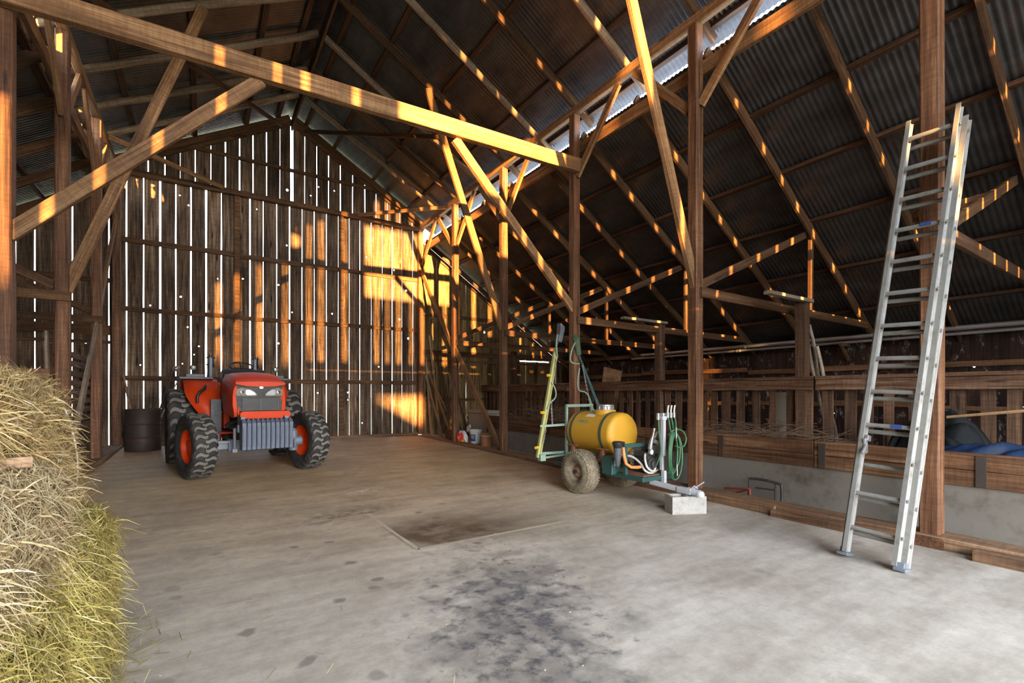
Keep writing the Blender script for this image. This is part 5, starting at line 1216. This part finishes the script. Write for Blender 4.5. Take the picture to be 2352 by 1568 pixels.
def twigs(name, label, x0, x1, y0, y1, z0, h, n, seed):
    rnd = random.Random(seed); m = MB()
    for k in range(n):
        x, y = rnd.uniform(x0, x1), rnd.uniform(y0, y1); e = 1 - abs((y - y0) / (y1 - y0) * 2 - 1) ** 2; z = z0 + rnd.random() * h * (.3 + .7 * e)
        a = rnd.gauss(math.pi / 2, .5) * rnd.choice((-1, 1)); L = rnd.uniform(.3, .9); up = rnd.gauss(.05, .22); d = Vector((math.cos(a), math.sin(a), up)).normalized(); s_ = Vector((-d.y, d.x, rnd.gauss(0, .4))) * .05
        p = Vector((x, y, z)); pts = [p - d * L / 2, p + s_ * rnd.gauss(0, 1) - d * L * .1, p + d * L / 2]
        pts = [Vector((min(max(q.x, x0 - .05), x1 + .05), q.y, max(q.z, z0))) for q in pts]
        m.tube(pts, rnd.uniform(.002, .0045), 4)
    return tag(m.build(name, M['brush']), label, 'brush', kind='stuff')
twigs('brushwood', 'dry twigs piled in the manger right of the sprayer', 6.5, 7.9, 2.9, 5.4, .64, .34, 320, 2)
twigs('brushwood', 'dry twigs piled in the manger between the sprayer and the white bucket', 6.5, 7.9, 7.2, 10.6, .64, .5, 300, 6)
G = at(1811, 940, X=8.9); o = thing('ivory_panel', (8.75, G.y, .0), 'plain ivory panel standing behind the fence slats', 'panel'); m = MB(); m.box((0, 0, .73), (.03, .52, 1.46)); m.build('sheet', M['ivory'], o, bevel=.004)
timber('plywood_sheet', (8.42, 8.62, .62), (8.62, 8.55, 2.05), .62, .02, 'ply', 'brown plywood sheet leaning behind the fence rail', 'board')
for p, px_, q, lb_ in (((1872, 860), 8.45, (1846, 733), 'longest pale pole leaning on the fence, its top by the fence post'), ((1880, 860), 8.45, (1861, 745), 'middle pale pole leaning on the fence right of the fence post'), ((1922, 1005), 8.52, (1878, 795), 'shortest pale pole leaning on the fence right of the fence post')):
    a, b = at(*p, X=px_), at(*q, X=8.27); d = (b - a).normalized(); a = a + d * ((.02 - a.z) / d.z)
    pole('leaning_pole', a, b, .027, 'palepole', lb_, 'pole', 'poles leaning on the slatted fence')
o = thing('red_frame', at(1703, 1133, X=6.15) * Vector((1, 1, 0)) if False else (6.12, 3.72, 0), 'bent red metal frame behind the sill, beside a dark chair frame', 'frame'); m = MB()
m.tube([(.02, .22, .01), (.0, .20, .12), (-.02, -.14, .17), (-.02, -.17, .16), (-.03, -.18, .01)], .014, 8); m.tube([(.10, .22, .01), (.06, -.13, .16), (-.02, -.16, .165)], .011, 8); m.build('tube', M['redpaint'], o, smooth=50)
o = thing('chair_frame', (6.17, 3.37, 0), 'dark metal chair frame lying behind the sill', 'frame'); m = MB()
m.tube(curve([(-.0, .22, .30), (.0, .05, .31), (.0, -.16, .29), (.0, -.20, .24), (.0, -.20, .01)], 5), .018, 8); m.tube([(.0, -.12, .29), (.0, -.12, .01)], .012, 8); m.tube([(.0, .14, .19), (.0, -.12, .20)], .01, 8); m.tube([(.0, .22, .30), (.0, .24, .01)], .014, 8); m.build('tube', M['engine'], o, smooth=50)
# pipes stored along the eaves, on brackets
for i, (x, z, y0, y1, r) in enumerate(((11.40, 2.62, .2, 10.1, .042), (11.52, 2.53, .4, 10.6, .032))):
    o = thing('irrigation_pipe', (x, y0, z), ('upper thicker' if i == 0 else 'lower thinner') + ' bright metal pipe stored along the eaves of the right aisle', 'pipe', 'pipes under the right eaves')
    m = MB(); m.cyl((0, 0, 0), (0, y1 - y0, 0), r, n=14); m.build('tube', M['galv'], o, smooth=40)
    for k in range(1, 3): m = MB(); m.cyl((0, k * 3.3 - .06, 0), (0, k * 3.3 + .06, 0), r * 1.25, n=14); m.build('coupling', M['galv'], o, smooth=40)
for y in (1.2, 4.6, 8.2): m = MB(); m.box((11.52, y, 2.475), (.40, .06, .05)); m.bar((11.33, y, 2.49), (11.72, y, 2.15), .05, .04); m.build('pipe_bracket', M['sill'], wr)
o = thing('wire_coil', (11.62, 3.92, 1.62), 'coil of dark wire hanging on the outer wall behind the ladder', 'coil'); m = MB()
for k in range(5): m.tube([(.02 * k - .04, (.20 + .012 * k) * math.cos(q), (.26 + .012 * (k % 3)) * math.sin(q)) for q in [i * math.pi / 12 for i in range(24)]], .006, 6, closed=True)
m.build('wire', M['engine'], o, smooth=60)
